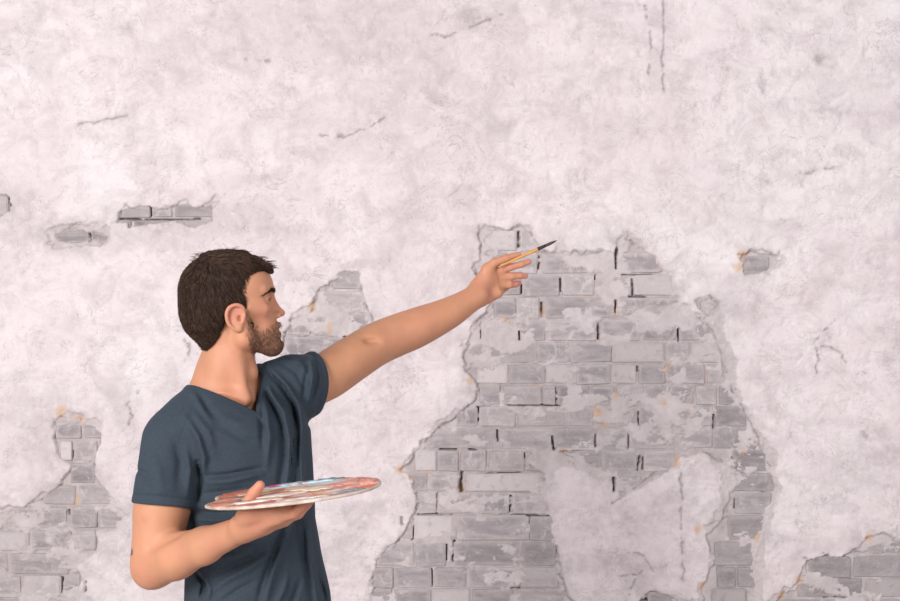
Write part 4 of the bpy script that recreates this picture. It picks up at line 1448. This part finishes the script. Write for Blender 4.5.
# raised dabs of paint
DABS = [(.150, .02, .020, .030, .010, (.74, .25, .17)), (.112, .035, .024, .022, .006, (.70, .30, .22)), (.128, .060, .014, .016, .008, (.52, .14, .10)), (.10, -.060, .030, .016, .004, (.80, .68, .64)), (.04, .105, .036, .010, .005, (.45, .68, .82)),
        (-.02, .098, .030, .010, .005, (.50, .70, .84)), (.062, .118, .030, .008, .005, (.07, .12, .14)), (-.045, .105, .018, .010, .005, (.60, .08, .12)), (-.02, -.03, .05, .020, .004, (.84, .66, .58)), (.02, .02, .05, .018, .004, (.80, .62, .44)), (.05, -.01, .03, .014, .004, (.86, .74, .60)), (.085, .01, .018, .014, .005, (.80, .30, .28)),
        (-.10, .04, .02, .02, .004, (.72, .34, .28)), (-.06, -.085, .05, .012, .004, (.86, .80, .76)), (.03, -.11, .05, .010, .003, (.84, .76, .72)), (.115, -.075, .03, .010, .004, (.25, .27, .32))]
for i, (x, y, rx, ry, h, c) in enumerate(DABS):
    bm = bmesh.new()
    bmesh.ops.create_uvsphere(bm, u_segments=20, v_segments=10, radius=1)
    for v in bm.verts:
        w = 1 + .35 * (random.Random(i * 7 + int(v.co.x * 40)).random() - .5) + .16 * math.sin(5 * math.atan2(v.co.y, v.co.x) + i)
        v.co = Vector((v.co.x * rx * w, v.co.y * ry * w, v.co.z * h * .6 * (1 + .3 * math.sin(9 * v.co.x + i))))
    V = np.array([v.co[:] for v in bm.verts]) + (x, y, .0028)
    me = bpy.data.meshes.new('paint_dab')
    bm.to_mesh(me); bm.free()
    for v, p in zip(me.vertices, V @ PR.T + PAL_C): v.co = p
    for p in me.polygons: p.use_smooth = True
    me.materials.append(plain('paint_dab_%d' % i, c, .35, .45, nscale=45, dark=tuple(min(1, q * .75 + .18) for q in c)))
    o = bpy.data.objects.new('paint_dab', me); COL.objects.link(o); o.parent = palette
    o.matrix_parent_inverse = Matrix.Translation(-Vector(palette.location))

# ================================================================== BRUSH
B0 = W(498.0, 267.2, 3.176); B1 = W(557.3, 240.3, 3.196)
bd = (B1 - B0); BL = np.linalg.norm(bd); bd /= BL
sx = np.cross(bd, [0, 1, 0]); sx /= np.linalg.norm(sx); sy = np.cross(sx, bd)


def lathe(name, prof, m, parent, seg=14, flat=1.0):
    V = []
    for t, r in prof:
        for k in range(seg):
            a = 2 * math.pi * k / seg
            V.append(B0 + bd * t * BL + r * (math.cos(a) * sx + math.sin(a) * sy * flat))
    F = [[i * seg + k, i * seg + (k + 1) % seg, (i + 1) * seg + (k + 1) % seg, (i + 1) * seg + k] for i in range(len(prof) - 1) for k in range(seg)]
    return mesh_obj(name, V, F, m, parent)


brush = empty('paint_brush', tuple(B0))
tag(brush, 'thin paint brush with orange wooden handle and dark bristles held between thumb and finger', 'paint brush')
lathe('handle', [(0, .0001), (.005, .0014), (.03, .0020), (.15, .0027), (.30, .0036), (.45, .0043), (.58, .0044), (.675, .0038)], plain('varnished_orange_wood', (.70, .36, .11), .35, .5, nscale=90, dark=(.62, .30, .09)), brush)
fe = lathe('ferrule', [(.665, .0040), (.668, .0044), (.70, .0045), (.71, .0041), (.74, .0042), (.80, .0040), (.805, .0034)], plain('black_ferrule', (.018, .016, .018), .35, .5), brush)
lathe('bristles', [(.79, .0034), (.84, .0041), (.89, .0039), (.94, .0028), (.98, .0012), (1.0, .0001)], plain('dark_brown_bristle', (.045, .030, .024), .7, .3, nscale=300, dark=(.14, .09, .07)), brush)
